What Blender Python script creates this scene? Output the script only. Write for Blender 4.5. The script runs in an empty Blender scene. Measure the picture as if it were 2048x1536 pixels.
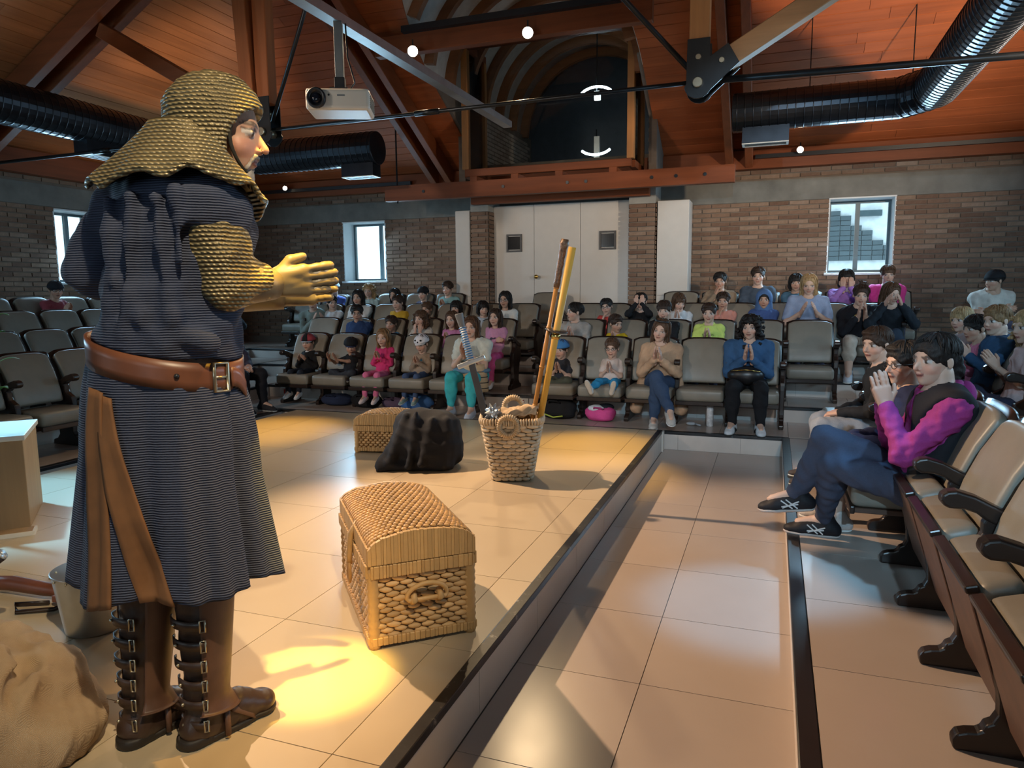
import bpy, math, random
import numpy as np
from mathutils import Vector, Matrix

random.seed(7)
SC = bpy.context.scene
COL = SC.collection
PI = math.pi

# ------------------------------------------------------------------ camera
CAM_H, PITCH, YAW, ROLL, FPX = 1.5, 0.129428, 0.348903, -0.0088196, 1434.2
_F = np.array([-math.sin(YAW)*math.cos(PITCH), math.cos(YAW)*math.cos(PITCH), -math.sin(PITCH)])
_r = np.array([math.cos(YAW), math.sin(YAW), 0.0]); _u = np.cross(_r, _F)
_R = math.cos(ROLL)*_r + math.sin(ROLL)*_u
_U = -math.sin(ROLL)*_r + math.cos(ROLL)*_u
CAMP = np.array([0, 0, CAM_H])
cam = bpy.data.cameras.new('camera'); camo = bpy.data.objects.new('camera', cam); COL.objects.link(camo)
cam.sensor_width = 36.0; cam.lens = FPX/2048*36.0; cam.clip_start = 0.05; cam.clip_end = 200
M = Matrix(((_R[0], _U[0], -_F[0], 0), (_R[1], _U[1], -_F[1], 0), (_R[2], _U[2], -_F[2], CAM_H), (0, 0, 0, 1)))
camo.matrix_world = M
SC.camera = camo

# ------------------------------------------------------------------ world, exposure
W = bpy.data.worlds.new('sky'); SC.world = W; W.use_nodes = True
bg = W.node_tree.nodes['Background']; bg.inputs[0].default_value = (0.62, 0.86, 1.0, 1); bg.inputs[1].default_value = 2.6
vs = SC.view_settings
vs.view_transform = 'Standard'; vs.look = 'None'; vs.exposure = 0.0; vs.gamma = 1.0; vs.use_curve_mapping = False
SC.cycles.max_bounces = 6; SC.cycles.diffuse_bounces = 3; SC.cycles.glossy_bounces = 3
SC.cycles.transparent_max_bounces = 8; SC.cycles.caustics_reflective = False; SC.cycles.caustics_refractive = False
SC.cycles.sample_clamp_indirect = 4.0

# ------------------------------------------------------------------ lights of the hall, plus added ceiling fill
def aim(o, target):
    d = Vector(target) - o.location
    o.rotation_euler = d.to_track_quat('-Z', 'Y').to_euler()
def spot(name, loc, target, watts, color, angle, blend=0.5, radius=0.05):
    l = bpy.data.lights.new(name, 'SPOT'); l.energy = watts; l.color = color
    l.spot_size = math.radians(angle); l.spot_blend = blend; l.shadow_soft_size = radius
    o = bpy.data.objects.new(name, l); o.location = loc; COL.objects.link(o); aim(o, target); return o
def area(name, loc, target, watts, color, sx, sy):
    l = bpy.data.lights.new(name, 'AREA'); l.energy = watts; l.color = color
    l.shape = 'RECTANGLE'; l.size = sx; l.size_y = sy
    o = bpy.data.objects.new(name, l); o.location = loc; COL.objects.link(o); aim(o, target); return o
WARM = (1.0, 0.74, 0.42); GOLD = (1.0, 0.62, 0.16); COOL = (0.52, 0.78, 1.0); NEUT = (1.0, 0.9, 0.78)
XLw = -9.0
COOL = (0.42, 0.74, 1.0); DAY = (0.80, 0.92, 1.0); SKYB = (0.22, 0.60, 1.0)
for (x, tx) in ((-4.02, -3.5), (-2.62, -2.3)):
    spot('stage_spot', (x, 7.7, 4.2), (tx, 3.8, 0.2), 270, (1.0, 0.71, 0.40), 56, 0.7, 0.05)
spot('gold_spot', (-0.80, 1.25, 4.5), (-1.42, 1.93, 0.2), 3600, (1.0, 0.62, 0.10), 8, 0.8, 0.03)
spot('gold_wash', (0.3, 2.6, 4.3), (-1.40, 1.35, 0.2), 420, (1.0, 0.50, 0.05), 22, 1.0, 0.05)
spot('gold_corner_spot', (-2.0, 7.6, 4.3), (-1.35, 5.75, 0.2), 1200, (1.0, 0.56, 0.07), 20, 1.0, 0.04)
spot('gold_far_spot', (-4.4, 7.6, 4.3), (-4.5, 5.5, 0.2), 1300, (1.0, 0.56, 0.07), 22, 1.0, 0.04)
spot('knight_spot', (0.9, -0.2, 4.8), (-1.45, 1.6, 1.45), 850, (1.0, 0.80, 0.52), 26, 0.7, 0.05)
spot('side_spot', (-5.0, 4.3, 4.4), (-0.3, 3.4, 0.0), 1900, (1.0, 0.68, 0.42), 46, 0.5, 0.05)
spot('house_spot', (-6.2, -1.6, 3.75), (-3.0, 8.8, 1.05), 900, (1.0, 0.82, 0.66), 39, 0.6, 0.2)
spot('house_spot', (1.2, -1.6, 3.75), (-1.6, 8.8, 1.05), 460, (1.0, 0.82, 0.66), 34, 0.6, 0.2)
spot('cool_beam', (0.4, -2.4, 3.35), (0.6, 7.5, 0.8), 850, COOL, 32, 0.3, 0.04)
spot('skylight', (1.0, 3.7, 4.2), (-0.02, 3.45, 0.0), 620, SKYB, 16, 0.6, 0.1)
spot('skylight', (-6.2, 3.3, 4.2), (-4.35, 3.0, 0.2), 2200, SKYB, 26, 0.7, 0.12)
area('daylight', (-0.3, -2.9, 2.2), (-1.5, 8, 1.0), 14, DAY, 1.8, 1.5)
area('daylight', (-6.2, -2.9, 2.2), (-3.5, 8, 1.0), 30, DAY, 1.6, 1.4)
area('daylight', (XLw, 3.4, 2.15), (-3, 3.0, 0.2), 90, COOL, 0.8, 0.9)
area('daylight', (XLw, 7.49, 2.15), (-4, 6.5, 0.5), 50, COOL, 0.7, 0.9)
area('daylight', (3.7, 4.6, 2.15), (-2, 4.0, 0.6), 50, COOL, 0.8, 0.9)
area('daylight', (3.7, 7.6, 2.15), (-2, 6.5, 0.6), 40, COOL, 0.8, 0.9)
area('daylight', (1.03, 10.4, 2.15), (0.0, 4, 0.1), 70, COOL, 0.75, 0.9)
area('daylight', (-6.39, 10.4, 2.15), (-4.5, 6, 0.3), 60, COOL, 0.75, 0.9)
spot('ceiling_fill', (2.9, 4.6, 3.0), (0.4, 9.0, 4.1), 950, (1.0, 0.78, 0.55), 70, 0.9, 0.1)  # added fill, no fixture there: brightens the ceiling like bounced light
spot('ceiling_fill', (-5.6, 7.0, 2.8), (-7.4, 7.8, 4.2), 75, (1.0, 0.78, 0.55), 85, 0.9, 0.1)  # same added fill for the left slope


# ------------------------------------------------------------------ object helpers
def link(name, me, mat=None, parent=None, loc=None, rot=None):
    o = bpy.data.objects.new(name, me); COL.objects.link(o)
    if mat is not None and me is not None and len(me.materials) == 0:
        for m in (mat if isinstance(mat, (list, tuple)) else [mat]): me.materials.append(m)
    if parent is not None: o.parent = parent
    if loc is not None: o.location = loc
    if rot is not None: o.rotation_euler = rot
    return o
def tag(o, label=None, cat=None, group=None, kind=None):
    if label: o['label'] = label
    if cat: o['category'] = cat
    if group: o['group'] = group
    if kind: o['kind'] = kind
    return o
def thing(name, label, cat, loc=(0, 0, 0), rz=0.0, group=None):
    o = bpy.data.objects.new(name, None); COL.objects.link(o); o.location = loc; o.rotation_euler = (0, 0, rz)
    o.empty_display_size = 0.1
    return tag(o, label, cat, group)
def copy_tree(o, parent=None):
    c = o.copy(); COL.objects.link(c); c.parent = parent
    for ch in list(o.children): copy_tree(ch, c)
    return c

class MB:
    """collects faces of one mesh"""
    def __init__(s): s.v = []; s.f = []; s.m = []; s.mi = 0
    def add(s, vs, fs):
        n = len(s.v); s.v += [tuple(v) for v in vs]; s.f += [tuple(i+n for i in f) for f in fs]; s.m += [s.mi]*len(fs); return s
    def hexa(s, c8):  # 4 bottom ccw, 4 top ccw
        return s.add(c8, [(3, 2, 1, 0), (4, 5, 6, 7), (0, 1, 5, 4), (1, 2, 6, 5), (2, 3, 7, 6), (3, 0, 4, 7)])
    def box(s, lo, hi):
        x0, y0, z0 = lo; x1, y1, z1 = hi
        return s.hexa([(x0, y0, z0), (x1, y0, z0), (x1, y1, z0), (x0, y1, z0), (x0, y0, z1), (x1, y0, z1), (x1, y1, z1), (x0, y1, z1)])
    def bar(s, a, b, w, h, up=(0, 0, 1), off=(0, 0)):
        a = Vector(a); b = Vector(b); d = (b-a).normalized(); sd = d.cross(Vector(up))
        if sd.length < 1e-4: sd = d.cross(Vector((0, 1, 0)))
        sd.normalize(); u = sd.cross(d).normalized()
        o = sd*off[0] + u*off[1]
        c = [a+o-sd*w/2-u*h/2, a+o+sd*w/2-u*h/2, b+o+sd*w/2-u*h/2, b+o-sd*w/2-u*h/2]
        return s.hexa(c + [p+u*h for p in c])
    def tube(s, pts, r, n=8, caps=True, closed=False):
        pts = [Vector(p) for p in pts]; N = len(pts)
        rs = r if isinstance(r, (list, tuple)) else [r]*N
        vs = []; prev = None
        for i, p in enumerate(pts):
            if closed: t = pts[(i+1) % N]-pts[i-1]
            else: t = pts[min(i+1, N-1)]-pts[max(i-1, 0)]
            t.normalize()
            if prev is None:
                a = t.cross(Vector((0, 0, 1)))
                if a.length < 1e-3: a = t.cross(Vector((1, 0, 0)))
            else: a = prev - t*prev.dot(t)
            a.normalize(); prev = a; b = t.cross(a)
            for k in range(n):
                g = 2*PI*k/n; vs.append(p + (a*math.cos(g)+b*math.sin(g))*rs[i])
        fs = []
        for i in range(N if closed else N-1):
            j = (i+1) % N
            for k in range(n):
                fs.append((i*n+k, i*n+(k+1) % n, j*n+(k+1) % n, j*n+k))
        if caps and not closed:
            fs.append(tuple(range(n))[::-1]); fs.append(tuple((N-1)*n+k for k in range(n)))
        return s.add(vs, fs)
    def prism(s, poly, d, origin, ex, ey):
        """poly in (ex,ey) plane, extruded by vector d"""
        o = Vector(origin); ex = Vector(ex); ey = Vector(ey); d = Vector(d)
        a = [o+ex*p[0]+ey*p[1] for p in poly]; n = len(a)
        return s.add(a+[p+d for p in a], [tuple(range(n))[::-1], tuple(range(n, 2*n))] + [(i, (i+1) % n, n+(i+1) % n, n+i) for i in range(n)])
    def lathe(s, prof, n=20, c=(0, 0, 0)):
        vs = []; fs = []
        for r, z in prof:
            for k in range(n):
                g = 2*PI*k/n; vs.append((c[0]+r*math.cos(g), c[1]+r*math.sin(g), c[2]+z))
        for i in range(len(prof)-1):
            for k in range(n): fs.append((i*n+k, i*n+(k+1) % n, (i+1)*n+(k+1) % n, (i+1)*n+k))
        fs.append(tuple(range(n))[::-1]); fs.append(tuple((len(prof)-1)*n+k for k in range(n)))
        return s.add(vs, fs)
    def ball(s, c, r, nu=10, nv=7, sc=(1, 1, 1), rot=None):
        vs = [(0, 0, -1)]; fs = []
        for i in range(1, nv):
            t = -PI/2+PI*i/nv
            for k in range(nu): vs.append((math.cos(t)*math.cos(2*PI*k/nu), math.cos(t)*math.sin(2*PI*k/nu), math.sin(t)))
        vs.append((0, 0, 1)); L = len(vs)-1
        for k in range(nu): fs.append((0, 1+(k+1) % nu, 1+k)); fs.append((L, L-nu+k, L-nu+(k+1) % nu))
        for i in range(nv-2):
            for k in range(nu): fs.append((1+i*nu+k, 1+i*nu+(k+1) % nu, 1+(i+1)*nu+(k+1) % nu, 1+(i+1)*nu+k))
        out = []
        for v in vs:
            w = Vector((v[0]*r*sc[0], v[1]*r*sc[1], v[2]*r*sc[2]))
            if rot is not None: w = rot @ w
            out.append(w+Vector(c))
        return s.add(out, fs)
    def grid(s, fn, nu, nv, closed_u=False):
        vs = [fn(i/nu, j/nv) for j in range(nv+1) for i in range(nu+(0 if closed_u else 1))]
        w = nu if closed_u else nu+1; fs = []
        for j in range(nv):
            for i in range(nu):
                i2 = (i+1) % w if closed_u else i+1
                fs.append((j*w+i, j*w+i2, (j+1)*w+i2, (j+1)*w+i))
        return s.add(vs, fs)
    def mesh(s, name, smooth=False):
        me = bpy.data.meshes.new(name); me.from_pydata([tuple(v) for v in s.v], [], s.f)
        if any(s.m): me.polygons.foreach_set('material_index', s.m)
        if smooth: me.polygons.foreach_set('use_smooth', [True]*len(s.f))
        me.update(); return me
    def build(s, name, mat, parent=None, smooth=False, loc=None, rot=None, bevel=0.0, seg=2, solid=0.0, sub=0):
        o = link(name, s.mesh(name, smooth), mat, parent, loc, rot)
        if solid: m = o.modifiers.new('solid', 'SOLIDIFY'); m.thickness = solid; m.offset = 0
        if bevel: m = o.modifiers.new('bevel', 'BEVEL'); m.width = bevel; m.segments = seg; m.limit_method = 'ANGLE'; m.angle_limit = 0.6
        if sub: m = o.modifiers.new('sub', 'SUBSURF'); m.levels = sub; m.render_levels = sub
        return o

# ------------------------------------------------------------------ materials
def nmat(name):
    m = bpy.data.materials.new(name); m.use_nodes = True
    nt = m.node_tree; b = nt.nodes['Principled BSDF']; return m, nt, b
def mth(nt, op, a, b=None):
    n = nt.nodes.new('ShaderNodeMath'); n.operation = op
    for i, x in enumerate((a, b)):
        if x is None: continue
        if isinstance(x, (int, float)): n.inputs[i].default_value = x
        else: nt.links.new(x, n.inputs[i])
    return n.outputs[0]
def coords(nt, scale=(1, 1, 1), rot=(0, 0, 0), kind='Object'):
    t = nt.nodes.new('ShaderNodeTexCoord'); mp = nt.nodes.new('ShaderNodeMapping')
    mp.inputs['Scale'].default_value = scale; mp.inputs['Rotation'].default_value = rot
    nt.links.new(t.outputs[kind], mp.inputs[0]); return mp.outputs[0]
def noise(nt, vec, scale, detail=3, rough=0.55):
    n = nt.nodes.new('ShaderNodeTexNoise'); n.inputs['Scale'].default_value = scale; n.inputs['Detail'].default_value = detail
    n.inputs['Roughness'].default_value = rough
    if vec is not None: nt.links.new(vec, n.inputs['Vector'])
    return n.outputs['Fac']
def ramp(nt, fac, stops):
    r = nt.nodes.new('ShaderNodeValToRGB'); e = r.color_ramp.elements
    while len(e) < len(stops): e.new(0.5)
    for i, (p, c) in enumerate(stops): e[i].position = p; e[i].color = (*c, 1)
    nt.links.new(fac, r.inputs[0]); return r.outputs[0]
def bump(nt, b, h, strength=0.3, dist=0.005):
    n = nt.nodes.new('ShaderNodeBump'); n.inputs['Strength'].default_value = strength; n.inputs['Distance'].default_value = dist
    nt.links.new(h, n.inputs['Height']); nt.links.new(n.outputs[0], b.inputs['Normal'])
def rnd(nt):
    g = nt.nodes.new('ShaderNodeNewGeometry'); oi = nt.nodes.new('ShaderNodeObjectInfo')
    return mth(nt, 'FRACT', mth(nt, 'ADD', g.outputs['Random Per Island'], oi.outputs['Random']))
def sc3(c, k): return tuple(min(1, x*k) for x in c)
def plain(name, c, rough=0.6, metal=0.0, var=0.15, nscale=8, bmp=0.0, bscale=60, spec=0.5, scale=(1, 1, 1), isl=0.0):
    m, nt, b = nmat(name); v = coords(nt, scale)
    f = noise(nt, v, nscale)
    if isl: f = mth(nt, 'ADD', mth(nt, 'MULTIPLY', f, 1-isl), mth(nt, 'MULTIPLY', rnd(nt), isl))
    nt.links.new(ramp(nt, f, [(0.25, sc3(c, 1-var)), (0.75, sc3(c, 1+var))]), b.inputs['Base Color'])
    b.inputs['Roughness'].default_value = rough; b.inputs['Metallic'].default_value = metal
    b.inputs['Specular IOR Level'].default_value = spec
    if bmp: bump(nt, b, noise(nt, v, bscale, 4), bmp)
    return m
def wood(name, c, axis='X', rough=0.55, var=0.35, g=14):
    m, nt, b = nmat(name)
    s = {'X': (0.06, 1, 1), 'Y': (1, 0.06, 1), 'Z': (1, 1, 0.06)}[axis]
    v = coords(nt, s); n1 = noise(nt, v, g, 5, 0.6); n2 = noise(nt, coords(nt), 1.7, 2)
    r0 = rnd(nt)
    f = mth(nt, 'ADD', mth(nt, 'MULTIPLY', n1, 0.6), mth(nt, 'ADD', mth(nt, 'MULTIPLY', n2, 0.25), mth(nt, 'MULTIPLY', r0, 0.18)))
    nt.links.new(ramp(nt, f, [(0.3, sc3(c, 1-var)), (0.55, c), (0.8, sc3(c, 1+var))]), b.inputs['Base Color'])
    b.inputs['Roughness'].default_value = rough; b.inputs['Specular IOR Level'].default_value = 0.25
    bump(nt, b, n1, 0.15, 0.003); return m
def emis(name, c, s):
    m, nt, b = nmat(name); b.inputs['Base Color'].default_value = (*c, 1)
    b.inputs['Emission Color'].default_value = (*c, 1); b.inputs['Emission Strength'].default_value = s; return m
def fabric(name, c, rough=0.85, var=0.18, rib=0, axis=2):
    m, nt, b = nmat(name); v = coords(nt)
    n1 = noise(nt, v, 9, 3); n2 = noise(nt, v, 140, 2)
    f = mth(nt, 'ADD', mth(nt, 'MULTIPLY', n1, 0.65), mth(nt, 'MULTIPLY', n2, 0.35))
    nt.links.new(ramp(nt, f, [(0.3, sc3(c, 1-var)), (0.7, sc3(c, 1+var))]), b.inputs['Base Color'])
    b.inputs['Roughness'].default_value = rough; b.inputs['Specular IOR Level'].default_value = 0.25
    bump(nt, b, n2, 0.2, 0.002); return m

M_TILE_A = None
def tile(name, c, rough):
    m, nt, b = nmat(name); v = coords(nt)
    f = mth(nt, 'ADD', mth(nt, 'MULTIPLY', noise(nt, v, 3.0, 3), 0.6), mth(nt, 'MULTIPLY', rnd(nt), 0.4))
    nt.links.new(ramp(nt, f, [(0.2, sc3(c, 0.93)), (0.8, sc3(c, 1.05))]), b.inputs['Base Color'])
    r = nt.nodes.new('ShaderNodeMapRange'); r.inputs[3].default_value = rough-0.03; r.inputs[4].default_value = rough+0.04
    nt.links.new(noise(nt, v, 5, 4), r.inputs[0]); nt.links.new(r.outputs[0], b.inputs['Roughness']); return m
M_TILE = tile('floor_tile', (0.44, 0.36, 0.31), 0.25)
M_STILE = tile('stage_tile', (0.50, 0.40, 0.27), 0.32)
M_GROUT = plain('grout', (0.10, 0.08, 0.07), 0.9)
M_RISER = plain('riser_panel', (0.60, 0.53, 0.48), 0.45, var=0.05)
m, nt, b = nmat('worn_black_strip'); v = coords(nt, (1, 1, 1))
nt.links.new(ramp(nt, noise(nt, v, 11, 6, 0.7), [(0.3, (0.013, 0.013, 0.015)), (0.62, (0.03, 0.03, 0.032)), (0.72, (0.30, 0.29, 0.27))]), b.inputs['Base Color'])
b.inputs['Roughness'].default_value = 0.35; b.inputs['Metallic'].default_value = 0.5; M_STRIP = m
M_BLKSTRIP = plain('black_nosing', (0.02, 0.02, 0.022), 0.3, 0.3)
m, nt, b = nmat('brick'); v = coords(nt)
f = mth(nt, 'ADD', mth(nt, 'MULTIPLY', rnd(nt), 0.6), mth(nt, 'MULTIPLY', noise(nt, v, 26, 4), 0.4))
nt.links.new(ramp(nt, f, [(0.15, (0.12, 0.065, 0.042)), (0.45, (0.185, 0.11, 0.072)), (0.7, (0.23, 0.15, 0.10)), (0.9, (0.28, 0.20, 0.15))]), b.inputs['Base Color'])
b.inputs['Roughness'].default_value = 0.9; bump(nt, b, noise(nt, v, 60, 4), 0.5, 0.004); M_BRICK = m
M_MORTAR = plain('mortar', (0.17, 0.13, 0.10), 0.95, bmp=0.3)
M_CONC = plain('concrete', (0.17, 0.165, 0.145), 0.85, var=0.25, nscale=4, bmp=0.2)
M_PLASTER = plain('plaster', (0.42, 0.38, 0.34), 0.9)
WRED = (0.22, 0.058, 0.018)
M_WX = wood('timber_x', WRED, 'X'); M_WY = wood('timber_y', WRED, 'Y'); M_WZ = wood('timber_z', (0.30, 0.09, 0.028), 'Z')
M_PLX = wood('board_x', (0.40, 0.100, 0.030), 'X', 0.7); M_PLY = wood('board_y', (0.46, 0.155, 0.050), 'Y', 0.7)
M_WOR = wood('timber_pine', (0.42, 0.18, 0.06), 'Z')
M_ROOF = plain('roof_backing', (0.035, 0.02, 0.012), 0.9)
M_STEEL = plain('black_steel', (0.025, 0.027, 0.03), 0.35, 0.7)
M_BOLT = plain('bolt_steel', (0.45, 0.4, 0.3), 0.3, 0.9)
M_DUCT = plain('black_duct', (0.03, 0.034, 0.042), 0.28, 0.75, var=0.2)
M_GALV = plain('galvanised', (0.32, 0.32, 0.31), 0.35, 0.8)
M_WHITE = plain('white_panel', (0.55, 0.515, 0.47), 0.45, var=0.03)
M_WHITE2 = plain('white_plastic', (0.68, 0.64, 0.56), 0.35, var=0.03)
M_BLACK = plain('black_plastic', (0.015, 0.015, 0.017), 0.4)
M_FRAME = plain('window_frame_green', (0.06, 0.09, 0.10), 0.4)
M_BRASS = plain('brass', (0.6, 0.4, 0.12), 0.25, 1.0)
m, nt, b = nmat('window_glass')
tr = nt.nodes.new('ShaderNodeBsdfTransparent'); gl = nt.nodes.new('ShaderNodeBsdfGlossy'); gl.inputs['Roughness'].default_value = 0.02
fr = nt.nodes.new('ShaderNodeFresnel'); fr.inputs[0].default_value = 1.4; mx = nt.nodes.new('ShaderNodeMixShader')
nt.links.new(fr.outputs[0], mx.inputs[0]); nt.links.new(tr.outputs[0], mx.inputs[1]); nt.links.new(gl.outputs[0], mx.inputs[2])
nt.links.new(mx.outputs[0], nt.nodes['Material Output'].inputs[0]); M_GLASS = m
tr.inputs[0].default_value = (0.93, 0.97, 0.98, 1)
M_LAMP = emis('lamp_glow', (1.0, 0.86, 0.6), 40)
M_REFLGLOW = emis('booth_reflection_glow', (0.75, 0.92, 1.0), 18)  # glow that stands for bright reflections on the booth glass
# ================================================================== the room
XL, XR, YB, YF = -9.1, 3.75, 10.5, -3.2
ZE, SL = 3.30, 0.546
P = [0.17, 0.32, 0.49, 0.63]          # tier levels
D = 0.83                              # tier depth
TX0, TX1, TY = -5.28, 0.125, 6.75     # edges of the first tier
def struct(name, mb, mat, parent=None, **k):
    o = mb.build(name, mat, parent, **k)
    if parent is None: o['kind'] = 'structure'
    return o
# floors
fl = struct('floor', MB().box((TX0, YF, -0.1), (TX1, TY, -0.006)), M_GROUT)
def tiles(parent, x0, x1, y0, y1, z, s, ox, oy, mat, name='tile', g=0.0016, cache={}):
    i0 = math.floor((x0-ox)/s); i1 = math.ceil((x1-ox)/s); j0 = math.floor((y0-oy)/s); j1 = math.ceil((y1-oy)/s)
    for i in range(i0, i1):
        for j in range(j0, j1):
            a, b_ = max(x0, ox+i*s)+g, min(x1, ox+(i+1)*s)-g; c, d = max(y0, oy+j*s)+g, min(y1, oy+(j+1)*s)-g
            if b_-a < 0.02 or d-c < 0.02: continue
            key = (name, round(b_-a, 4), round(d-c, 4))
            if key not in cache: cache[key] = MB().box((0, 0, -0.008), (b_-a, d-c, 0)).mesh(name)
            o = link(name, cache[key], mat, parent, (a, c, z))
tiles(fl, -0.93, TX1, -0.5, TY-0.01, 0, 0.6, -0.431, 0.187, M_TILE)
for k in range(4):
    xa, xb, yb = TX0-D*k, TX1+D*k, TY+D*k; lo = P[k]; xe, xf, ye = xa-D, xb+D, yb+D
    if k == 3: xe, xf, ye = XL, XR, YB
    mb = MB()
    z0 = -0.1
    for (u0, u1, w0, w1) in ((xe, xa, YF, ye), (xb, xf, YF, ye), (xa, xb, yb, ye)):
        mb.box((u0, w0, z0), (u1, w1, lo-0.006))
    t = struct('floor_tier', mb, M_GROUT)
    g_ = 0.0016
    if k == 0:
        tiles(t, xb+0.05, xf, 0.0, yb, lo, 0.6, xb+0.05, 0.21, M_TILE)
        tiles(t, xe, xa-0.05, 2.0, yb, lo, 0.6, xa-0.05, 0.21, M_TILE)
        tiles(t, xe, xf, yb+0.05, ye, lo, 0.6, -0.431, yb+0.05, M_TILE)
    else:
        tiles(t, xb+0.05, xf, 4.5, ye, lo, 0.6, xb+0.05, 0.21, M_TILE)
        tiles(t, xe, xa-0.05, 4.5, ye, lo, 0.6, xa-0.05, 0.21, M_TILE)
        tiles(t, xa, xb, yb+0.05, ye, lo, 0.6, -0.431, yb+0.05, M_TILE)
    # nosing strips and riser panels
    MB().box((xa-0.05, yb-0.012, lo-0.026), (xb+0.05, yb+0.05, lo+0.002)).build('nosing', M_BLKSTRIP, t, bevel=0.004)
    MB().box((xb-0.012, YF, lo-0.026), (xb+0.05, yb-0.012, lo+0.002)).build('nosing', M_BLKSTRIP, t, bevel=0.004)
    MB().box((xa-0.05, YF, lo-0.026), (xa+0.012, yb-0.012, lo+0.002)).build('nosing', M_BLKSTRIP, t, bevel=0.004)
    low = 0 if k == 0 else P[k-1]
    x = xa
    while x < xb-0.05:
        x2 = min(xb, x+0.56+(0.04 if k else 0.0)); MB().box((x+0.001, yb-0.006, low), (x2-0.001, yb, lo-0.026)).build('riser_panel', M_RISER, t); x = x2
    y = 1.2
    while y < yb:
        y2 = min(yb, y+1.2)
        MB().box((xb-0.006, y+0.001, low), (xb, y2-0.001, lo-0.026)).build('riser_panel', M_RISER, t)
        MB().box((xa, y+0.001, low), (xa+0.006, y2-0.001, lo-0.026)).build('riser_panel', M_RISER, t); y = y2
# step lights in the risers
for (x, y, z, g) in ((-2.62, TY+D, 0.245, 0), (-5.85, TY+D, 0.245, 0), (-6.35, TY+2*D, 0.40, 0)):
    s = thing('step_light', {-2.62: 'small red step light plate in the riser behind the basket', -5.85: 'step light plate in the lower riser right of the knight belt', -6.35: 'step light plate in the upper riser right of the knight belt'}[x], 'step light', (x, y-0.006, z))
    MB().box((-0.065, -0.012, -0.05), (0.065, 0.0, 0.05)).build('plate', M_WHITE, s, bevel=0.004)
    MB().box((-0.012, -0.018, -0.028), (0.012, -0.012, 0.028)).build('lens', plain('step_lens', (0.35, 0.03, 0.02), 0.3), s)

# stage
SX0, SX1, SY0, SY1, SZ = -4.97, -0.93, 0.2, 6.62, 0.20
st = thing('stage', 'low tiled stage with worn black edging that the knight stands on', 'stage')
MB().box((SX0, SY0, 0), (SX1-0.012, SY1, SZ-0.008)).build('deck', M_GROUT, st)
tiles(st, SX0, SX1-0.045, SY0, SY1, SZ, 0.665, -1.132, 2.257, M_STILE, 'stage_tile')
MB().box((SX1-0.045, SY0, SZ-0.03), (SX1, SY1, SZ+0.003)).build('edge_strip', M_STRIP, st, bevel=0.003)
MB().box((SX0, SY1, SZ-0.03), (SX1, SY1+0.02, SZ+0.003)).build('edge_strip', M_STRIP, st)
y = SY0
for y in np.arange(0.2, 6.6, 0.667):
    MB().box((SX1-0.014, y+0.0015, 0), (SX1-0.004, min(SY1, y+0.667)-0.0015, SZ-0.03)).build('side_panel', M_WHITE, st)
MB().box((SX1-0.02, SY1+0.0, 0), (SX1+0.012, SY1+0.06, SZ-0.01)).build('end_post', M_WHITE, st)

# back wall with two windows, bricks, concrete band
Z0W = 0.0
def wall_boxes(mb, a0, a1, z0, z1, holes, put):
    """holes (h0,h1,zb,zt) along one axis"""
    hs = sorted(holes); x = a0
    for (h0, h1, zb, zt) in hs:
        put(mb, x, h0, z0, z1); put(mb, h0, h1, z0, zb); put(mb, h0, h1, zt, z1); x = h1
    put(mb, x, a1, z0, z1)
WT = 0.42
WB = [(-6.79, -5.99, 1.675, 2.645), (0.64, 1.425, 1.69, 2.66)]
wbm = MB(); wall_boxes(wbm, XL-WT, XR+WT, 0, 3.4, WB, lambda mb, a, b_, z0, z1: mb.box((a, YB, z0), (b_, YB+WT, z1)))
wb = struct('wall_back', wbm, M_MORTAR)
WLh = [(7.12, 7.86, 1.66, 2.64), (3.0, 3.8, 1.66, 2.64)]
wlm = MB(); wall_boxes(wlm, YF, YB, 0, 3.4, WLh, lambda mb, a, b_, z0, z1: mb.box((XL-WT, a, z0), (XL, b_, z1)))
wl = struct('wall_left', wlm, M_MORTAR)
WRh = [(4.2, 5.0, 1.66, 2.64), (7.2, 8.0, 1.66, 2.64)]
wrm = MB(); wall_boxes(wrm, YF, YB, 0, 3.4, WRh, lambda mb, a, b_, z0, z1: mb.box((XR, a, z0), (XR+WT, b_, z1)))
struct('wall_right', wrm, M_PLASTER)
WFh = [(-7.0, -5.4, 1.4, 2.9), (-1.2, 0.6, 1.3, 2.9)]
wfm = MB(); wall_boxes(wfm, XL-WT, XR+WT, 0, 3.4, WFh, lambda mb, a, b_, z0, z1: mb.box((a, YF-WT, z0), (b_, YF, z1)))
struct('wall_front', wfm, M_PLASTER)
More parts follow.
